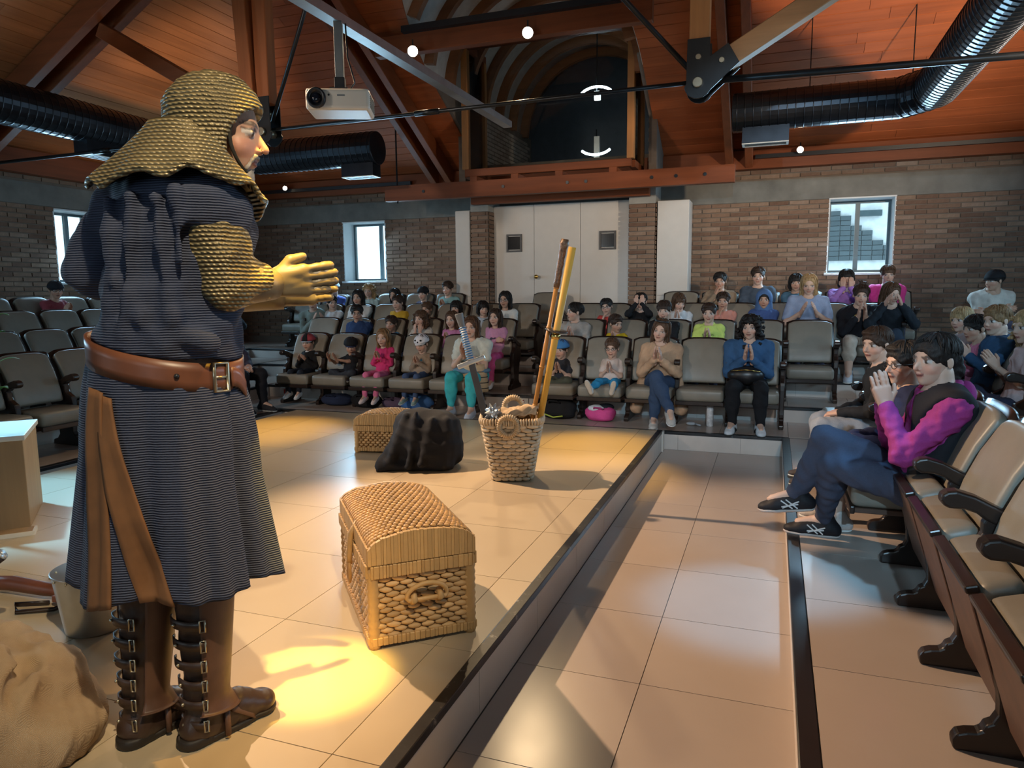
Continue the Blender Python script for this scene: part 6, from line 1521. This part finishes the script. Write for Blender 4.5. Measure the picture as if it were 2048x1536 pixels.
# ================================================================== the knight
KL = np.array([-1.6, 1.52, SZ]); KR = np.array([math.cos(YAW), math.sin(YAW), 0]); KN = np.array([-math.sin(YAW), math.cos(YAW), 0]); KZ = np.array([0, 0, 1.0])
def kp(px, py, w=0.0):
    d = pray(px, py); o = np.array([KL[0], KL[1], 0])+KN*w; t = ((o-CAMP)@KN)/(d@KN); return CAMP+d*t-KL
def knit(name, c1, c2, period, rough, metal, strength=0.9, diag=True):
    m, nt, b = nmat(name); v = coords(nt)
    nz = noise(nt, v, 7, 2)
    def wave(axis, per, dist):
        w = nt.nodes.new('ShaderNodeTexWave'); w.bands_direction = axis; w.inputs['Scale'].default_value = 2*PI/(20*per); w.inputs['Distortion'].default_value = dist; w.inputs['Detail'].default_value = 1; w.inputs['Detail Scale'].default_value = 1.0
        nt.links.new(v, w.inputs[0]); return w.outputs[1]
    h = mth(nt, 'MULTIPLY', mth(nt, 'POWER', wave('Z', period, 1.2), 0.8), mth(nt, 'ADD', 0.45, mth(nt, 'MULTIPLY', 0.55, wave('DIAGONAL', period*0.95, 0.8)))) if diag else wave('Z', period, 1.0)
    f = mth(nt, 'ADD', mth(nt, 'MULTIPLY', h, 0.75), mth(nt, 'MULTIPLY', nz, 0.25))
    nt.links.new(ramp(nt, f, [(0.12, c1), (0.65, c2)]), b.inputs['Base Color']); b.inputs['Roughness'].default_value = rough; b.inputs['Metallic'].default_value = metal
    bump(nt, b, h, strength, 0.006); return m
M_MAIL = knit('gold_mail_knit', (0.055, 0.045, 0.025), (0.40, 0.32, 0.17), 0.0105, 0.42, 0.35)
M_TUNIC = knit('blue_grey_knit', (0.010, 0.019, 0.045), (0.062, 0.075, 0.130), 0.0065, 0.8, 0.0, 0.6, False)
M_BROWN = plain('brown_suede', (0.17, 0.075, 0.028), 0.8, var=0.25, nscale=12)
M_BELT = plain('belt_leather', (0.15, 0.055, 0.028), 0.38, var=0.3, nscale=10)
M_BOOT = plain('boot_leather', (0.040, 0.022, 0.016), 0.42, var=0.35, nscale=14, bmp=0.15, bscale=40)
M_GAIT = plain('gaiter_leather', (0.10, 0.048, 0.030), 0.5, var=0.3, nscale=10, bmp=0.12, bscale=40)
M_GLOVE = plain('gauntlet_leather', (0.16, 0.125, 0.075), 0.42, var=0.25, nscale=10)
M_SOLE = plain('boot_sole', (0.018, 0.014, 0.012), 0.6)
s0_ = 0
kn_ = thing('person', 'man dressed as a knight in gold mail hood and blue tunic on the stage', 'person', tuple(KL))
def kmesh(name, s, mat, amp=0.0, fr=20, seed=1, parent=None, it=0):
    V, Q = s.mesh()
    if it: V = relax(V, Q, it)
    if amp: V = wrinkle(V, Q, amp, fr, seed)
    return link(name, np_mesh(name, V, Q), mat, parent or kn_)
fdir_ = (KR*.97+KN*.16); fdir_ /= np.linalg.norm(fdir_)
yawk = math.atan2(-fdir_[0], fdir_[1])
HK = kp(442, 268, .03); HHK = .252; RHK = rotm(yawk, .12, 0.0)
# joints
NK = kp(385, 345, .0); PK = kp(330, 735, .0)
SR, SL_ = kp(418, 415, -.09), kp(252, 425, .09)
ER, WRR = kp(450, 563, -.06), kp(540, 568, .05)
EL, WLL = kp(188, 540, .08), kp(560, 590, .24)
# body: head, neck, trunk, arms, hands, legs in one figure
s = SDF(.016); s.cap(NK, HK+RHK@np.array([0, -.1, -.25])*HHK, .065, .06, k=.03).cap(PK, NK-np.array([0, 0, .12]), .12, .13, k=.05).cap(SR, SL_, .06, k=.04)
s.cap(SR, ER, .05, .042).cap(ER, WRR, .042, .03).cap(SL_, EL, .05, .042).cap(EL, WLL, .042, .03)
AR, AL = kp(410, 1415, -.045), kp(290, 1415, -.03); KRn, KLn = kp(405, 1150, .0), kp(290, 1150, .02)
s.cap(PK+KR*.08, KRn, .085, .05, k=.03).cap(PK-KR*.08, KLn, .085, .05, k=.03)
for (kq, pq, aq) in ((KRn, (418, 1460, -.005), (405, 1185, -.01)), (KLn, (298, 1470, .005), (292, 1185, .01))):
    foot_ = kp(*pq); foot_[2] = .09; s.cap(kq, kp(*aq), .048, .045).cap(kp(*aq), foot_, .045, .028)
V, Q = s.mesh(); skn = (0.50, 0.29, 0.21); parts = [(V, Q, np.tile(np.array(skn), (len(V), 1)))]
hV, hQ = head_tmpl(.021, False); parts.append((xf(hV*np.array([.95, 1.0, 1.0]), RHK, HK, HHK), hQ, head_colors(hV, skn, (.08, .06, .05), 0.15)))
for (Wp, f, n, q) in ((WRR, KR*.85+KN*.35+KZ*.10, -KR*.2+KN*.9+KZ*.15, 1), (WLL, KR*.9-KN*.05+KZ*.15, -KN*.9-KR*.1, -1)):
    V, Q = hand_tmpl('flat', .0045); V = V.copy(); Q = Q.copy()
    if q < 0: V[:, 0] *= -1; Q = Q[:, ::-1]
    parts.append((xf(V, frame(f, n), Wp, 1.08), Q, np.tile(np.array(skn), (len(V), 1))))
V, Q, Cc = join(parts); link('body', np_mesh('body', V, Q, Cc), M_SKIN, kn_)
# gloves follow the hands
for nm, (Wp, f, n, q, El) in (('glove', (WRR, KR*.85+KN*.35+KZ*.10, -KR*.2+KN*.9+KZ*.15, 1, ER)), ('glove', (WLL, KR*.9-KN*.05+KZ*.15, -KN*.9-KR*.1, -1, EL))):
    V, Q = hand_tmpl('flat', .0045); V = wrinkle(V.copy(), Q, .001, 60, 2); Q = Q.copy(); N = vnorm(V, Q); V = V+N*.0028
    if q < 0: V[:, 0] *= -1; Q = Q[:, ::-1]
    g = link('glove', np_mesh('glove', xf(V, frame(f, n), Wp, 1.08), Q), M_GLOVE, kn_)
    ax_ = (El-Wp)/np.linalg.norm(El-Wp); a1 = np.cross(ax_, KZ); a1 /= np.linalg.norm(a1); a2 = np.cross(ax_, a1)
    MB().grid(lambda u, v: tuple(Wp-ax_*.015+ax_*.15*v+(a1*math.cos(2*PI*u)+a2*math.sin(2*PI*u))*(.040+.030*v+.004*math.sin(4*PI*u)*v)), 26, 5, True).build('gauntlet_cuff', M_GLOVE, g, smooth=True, solid=.005)
# tunic body
TX = SDF(.009); T_ = NK-PK
TX.ell(PK+T_*.12+KZ*.0, (.195, .175, .15), k=.06).ell(PK+T_*.42, (.185, .17, .19), k=.06).ell(PK+T_*.74, (.19, .165, .17), k=.06)
TX.cap(SR-KZ*.0, SL_, .085, .085, k=.05).cap(SL_, SL_+(EL-SL_)*.35, .085, .075, k=.03)
for (a, b_, r) in (((215, 400, -.13), (225, 640, -.12), .016), ((262, 395, -.17), (250, 660, -.16), .018), ((310, 400, -.19), (345, 640, -.17), .016), ((350, 380, -.19), (360, 520, -.185), .014), ((235, 560, -.15), (330, 690, -.16), .02), ((290, 640, -.17), (420, 690, -.13), .02)):
    TX.cap(kp(*a), kp(*b_), r, r*1.3, k=.022)
for (a, b_, r) in (((238, 420, -.17), (240, 620, -.16), .016), ((288, 420, -.20), (300, 640, -.195), .018), ((335, 430, -.205), (340, 600, -.20), .016), ((380, 470, -.17), (400, 640, -.16), .02)):
    TX.cap(kp(*a), kp(*b_), r, r*1.2, k=.02, neg=True)
hemn = np.array([0, 0, -1.0])+KR*-.17; hemn /= np.linalg.norm(hemn); TX.cut(hemn, float(hemn@kp(340, 698, 0)))
kmesh('tunic', TX, M_TUNIC, .007, 17, 5)
# mail sleeves
for nm, S_, E_, W_ in (('mail_sleeve', SR, ER, WRR), ('mail_sleeve', SL_, EL, WLL)):
    s = SDF(.008); mid = E_+(W_-E_)*.72
    s.cap(S_, S_+(E_-S_)*.5, .066, .078, k=.03).cap(S_+(E_-S_)*.5, E_, .078, .070, k=.03).cap(E_, mid, .070, .054, k=.035)
    s.cap(E_+KZ*.06, mid+KZ*.02, .04, .03, k=.03)
    kmesh(nm, s, M_MAIL if S_ is SR else M_TUNIC, .005, 26, 8)
# surcoat skirt
HC = kp(358, 1138, .02); WC = kp(338, 720, 0)
def skirt(u, v):
    a = 2*PI*u; t = v
    hem = 1+t**.6*(.07*math.sin(6*a+.8)+.05*math.sin(11*a+2)+.02*math.sin(23*a+1)+.05*math.exp(-((a-5.9)/.35)**2)*math.sin(22*a))
    ru = (.188*(1-t)+.272*t)*(1+.08*math.sin(PI*min(1, t*2.2))*(1-t))*hem; rw = (.172*(1-t)+.225*t)*hem
    c = WC*(1-t)+HC*t
    z = c[2]-.018*math.sin(a*2+1.2)*t+(-.012*math.sin(5*a))*t
    return tuple(c*np.array([1, 1, 0])+np.array([0, 0, z])+KR*ru*math.cos(a)+KN*rw*math.sin(a)-KZ*(.05*t*(math.sin(a) < 0)*-math.sin(a)*.5)+KZ*(1-t)*(-.055*math.cos(a)))
MB().grid(skirt, 150, 40, True).build('skirt', M_TUNIC, kn_, smooth=True, solid=.006)
# brown panels hanging at the back of the skirt
def strip(a0, a1, hw0, hw1, t0, t1):
    def f(u, v):
        t = t0+(t1-t0)*v; a = math.radians(a0+(a1-a0)*v); hw = hw0+(hw1-hw0)*v; da = (u-.5)*2*hw/.25
        p = [np.array(skirt(((a+da*q) % (2*PI))/(2*PI), t)) for q in (1, .4, -.4)]
        c = WC*(1-t)+HC*t; d = p[0]-c; d[2] = 0; r = max(np.linalg.norm((x-c)[:2]) for x in p); d /= np.linalg.norm(d)
        return tuple(np.array([c[0]+d[0]*(r+.010+.006*math.sin(5*v+u)), c[1]+d[1]*(r+.010+.006*math.sin(5*v+u)), p[0][2]-.012*v]))
    return MB().grid(f, 8, 30)
strip(241, 249, .036, .042, .13, .985).build('back_panel', M_BROWN, kn_, smooth=True, solid=.006)
strip(249, 279, .030, .041, .145, .995).build('back_panel', M_BROWN, kn_, smooth=True, solid=.006)
# belt with buckle
def belt(u, v):
    a = 2*PI*u; c = kp(335, 717, 0); return tuple(c+KR*.196*math.cos(a)+KN*.178*math.sin(a)+KZ*(-.043*math.cos(a)+.075*(v-.5)-.012*math.sin(a)*-1))
bl_ = MB().grid(belt, 60, 3, True).build('belt', M_BELT, kn_, smooth=True, solid=.007)
def bpos(u, v=.5): return np.array(belt(u, v))*1.0+ (np.array(belt(u, .5))-np.array([*(kp(335, 717, 0)[:2]), belt(u, .5)[2]]))*.03
bu = -0.075
p = [bpos(bu-.018, .0), bpos(bu+.018, .0), bpos(bu+.018, 1), bpos(bu-.018, 1)]
MB().tube([tuple(x) for x in p], .006, 8, closed=True).build('buckle', M_BOLT, bl_, smooth=True)
MB().tube([tuple(bpos(bu-.018)), tuple(bpos(bu+.022))], .004, 6).build('buckle_prong', M_BOLT, bl_, smooth=True)
MB().grid(lambda u, v: tuple(np.array(bpos(bu+.02+.06*u, .15+.7*v))-KZ*(.05*u*u)+KR*.008), 8, 3).build('belt_tongue', M_BELT, bl_, smooth=True, solid=.005)
for uu in (-.17,): MB().ball(tuple(bpos(uu)), .007, 8, 5).build('belt_hole_stud', M_BLACK, bl_, smooth=True)
# hood and cape
s = SDF(.026); fo = (0, .62, -.12)
s.ell((0, -.07, .16), (.43, .52, .47), k=.06).ell((0, -.10, -.15), (.40, .47, .42), k=.10).cap((0, -.16, -.30), (0, -.30, -.75), .36, .42, k=.12).ell((0, -.42, -.38), (.30, .22, .16), k=.10).ell((0, -.30, -.05), (.40, .32, .10), k=.05)
s.ell((0, .58, -.10), (.60, .53, .42), k=.03, neg=True).ell((0, .10, -.06), (.31, .36, .42), k=.03, neg=True).cut((0, 0, -1), .80)
V, Q = s.mesh(); V = wrinkle(V, Q, .016, 11, 4); link('mail_hood', np_mesh('mail_hood', xf(V, RHK, HK, HHK), Q), M_MAIL, kn_)
MB().grid(lambda u, v: tuple(xf(np.array([.345*math.cos(2*PI*u)*(.93+.06*v), .335-.05*math.cos(4*PI*u)*0+.10*math.sin(2*PI*u)*-.0-(.16*abs(math.cos(2*PI*u))**2)-.03*v, -.02+.39*math.sin(2*PI*u)*(.95+.05*v)]), RHK, HK, HHK)), 40, 2, True).build('hood_lining', fab((.03, .027, .022)), kn_, smooth=True, solid=.004)
sa = (SR-SL_); sa[2] = 0; sa /= np.linalg.norm(sa); sb_ = np.cross(KZ, sa)   # sa towards right shoulder, sb_ forward
NB = kp(376, 345, .0)
def cape(u, v):
    a = 2*PI*u; t = v
    jag = .010*abs(((u*15) % 1)-.5)*2*(t > .9)
    ra = .085+(.245-.085)*t**.95; rb = .085+(.205-.085)*t**.95
    z = .120-.153*t**.85-.012*t*math.sin(3*a+.5)+.010*math.sin(9*a)*t*t-jag
    fr = max(0, math.sin(a)); z -= .12*fr*(1-.72*t); z -= .05*t*t*fr**3
    c = NB+(kp(345, 395, 0)-NB)*t*.6*np.array([1, 1, 0])
    return tuple(c+sa*ra*math.cos(a)+sb_*rb*math.sin(a)+KZ*z)
MB().grid(cape, 150, 18, True).build('mail_cape', M_MAIL, kn_, smooth=True, solid=.012)
MB().tube([tuple(kp(487, 470, -.02)), tuple(kp(489, 495, -.02)), tuple(kp(491, 506, -.02))], [.004, .009, .005], 8).build('tassel', plain('orange_tassel', (.6, .22, .02), .7), kn_, smooth=True)
# beard
s = SDF(.022); s.ell((0, .285, -.43), (.125, .095, .13), k=.04).cap((-.09, .375, -.20), (-.13, .31, -.33), .022, .028, k=.02).cap((.09, .375, -.20), (.13, .31, -.33), .022, .028, k=.02).cap((-.09, .385, -.195), (.09, .385, -.195), .024, k=.02).ell((0, .38, -.25), (.075, .06, .02), k=.015, neg=True)
V, Q = s.mesh(); V = wrinkle(V, Q, .008, 40, 4); link('beard', np_mesh('beard', xf(V*np.array([.95, 1, 1]), RHK, HK, HHK), Q), plain('grey_beard', (.30, .27, .25), .8, var=.5, nscale=60), kn_)
# boots with buckled gaiters
def boot(A, topc, botdir, nm, sidev):
    f = botdir/np.linalg.norm(botdir); sd = np.cross(f, KZ)
    s = SDF(.0075); z = lambda p, h: np.array([p[0], p[1], h])
    heel = z(A-f*.045, .045); toe = z(A+f*.17, .040)
    s.cap(z(A-f*.04, .05), z(A+f*.10, .045), .044, .047, k=.03).ell(z(A+f*.165, .036), (.05, .05, .034), k=.03)
    s.cap(z(A-f*.01, .06), z(A, .16), .047, .052, k=.03).cap(z(A+f*.03, .10), z(A+f*.11, .06), .035, .03, k=.04)
    s.cap(z(A, .14), np.array(topc), .053, .074, k=.03); s.cut((0, 0, -1), -.012); s.cut((0, 0, 1), topc[2]+.02)
    b_ = kmesh('boot', s, M_BOOT, .003, 30, 3)
    so = SDF(.008); so.cap(z(A-f*.045, .02), z(A+f*.10, .02), .045, .048, k=.02).ell(z(A+f*.165, .02), (.051, .051, .03), k=.02); so.cut((0, 0, -1), -.001); so.cut((0, 0, 1), .022)
    so2 = kmesh('sole', so, M_SOLE, parent=b_)
    hl = SDF(.008); hl.cap(z(A-f*.047, .02), z(A-f*.02, .02), .046, k=.01); hl.cut((0, 0, -1), -.0005); hl.cut((0, 0, 1), .034); kmesh('heel', hl, M_SOLE, parent=b_)
    # gaiter wrapped round the shin, open on the outer side
    def shaft(h): t = (h-.14)/(topc[2]-.14); return z(A, h)*(1-t)+np.array([topc[0], topc[1], h])*t, .055+.022*max(0, t)
    def g(u, v):
        h = .085+v*(topc[2]-.085+.015); c, r = shaft(max(h, .10)); a = -2.15+4.3*u
        fl = .035*max(0, 1-v*7)
        return tuple(c+f*(r+.008+fl)*math.cos(a)+sd*(r+.008+fl*.5)*math.sin(a)+KZ*(0.03*max(0, 1-v*8)*(abs(a)/2.15-.6)))
    ga = MB().grid(g, 40, 30).build('gaiter', M_GAIT, b_, smooth=True, solid=.004)
    MB().grid(lambda u, v: tuple(z(A, 0)+f*(.045+.075*u)+sd*(.056-.004*u)*(1 if v < .5 else 1)*(-1+2*v)+KZ*(.125-.06*u-.045*(2*v-1)**2)), 8, 10).build('instep_flap', M_GAIT, b_, smooth=True, solid=.005)
    MB().tube([tuple(z(A+f*.03+sd*.057, h)) for h in (.095, .05, .015)], .009, 6).build('stirrup_strap', M_GAIT, b_, smooth=True)
    MB().ball(tuple(z(A+f*.035+sd*.061, .10)), .006, 8, 5).build('stud', M_BOLT, b_, smooth=True)
    for k in range(7):
        h = .075+.062*k
        if h > topc[2]-.02: break
        c, r = shaft(max(h, .1)); r += .012
        a0, a1 = sidev
        pts = [c+f*r*math.cos(a)+sd*r*math.sin(a)+KZ*(h-c[2]) for a in np.linspace(a0, a1, 9)]
        st = MB().grid(lambda u, v: tuple((lambda a: c*np.array([1, 1, 0])+KZ*h+f*(r+.004*u*(k in (1, 3)))*math.cos(a)+sd*(r+.004)*math.sin(a)+KZ*.026*(v-.5)*(1-.75*max(0, u-.75)*4*.9))(a0+(a1-a0)*u)), 14, 2).build('buckle_strap', M_BOOT, b_, smooth=True, solid=.004)
        MB().ball(tuple(c*np.array([1, 1, 0])+KZ*h+f*(r+.006)*math.cos(a0*.45+a1*.55)+sd*(r+.006)*math.sin(a0*.45+a1*.55)), .0055, 8, 5).build('stud', M_BOLT, st, smooth=True)
        q = [c*np.array([1, 1, 0])+KZ*(h+dz)+f*(r+.006)*math.cos(a0+da)+sd*(r+.006)*math.sin(a0+da) for dz, da in ((.017, -.05), (.017, .1), (-.017, .1), (-.017, -.05))]
        MB().tube([tuple(x) for x in q], .0026, 6, closed=True).build('d_ring', M_BOLT, st, smooth=True)
fR = KR*.60+KN*.72; fL = KR*.50+KN*.80
boot(np.array([*(kp(418, 1460, -.005)[:2]), 0]), kp(405, 1185, -.01), fR, 'right', (2.05, 3.9))
boot(np.array([*(kp(298, 1470, .005)[:2]), 0]), kp(292, 1185, .01), fL, 'left', (2.5, 4.2))
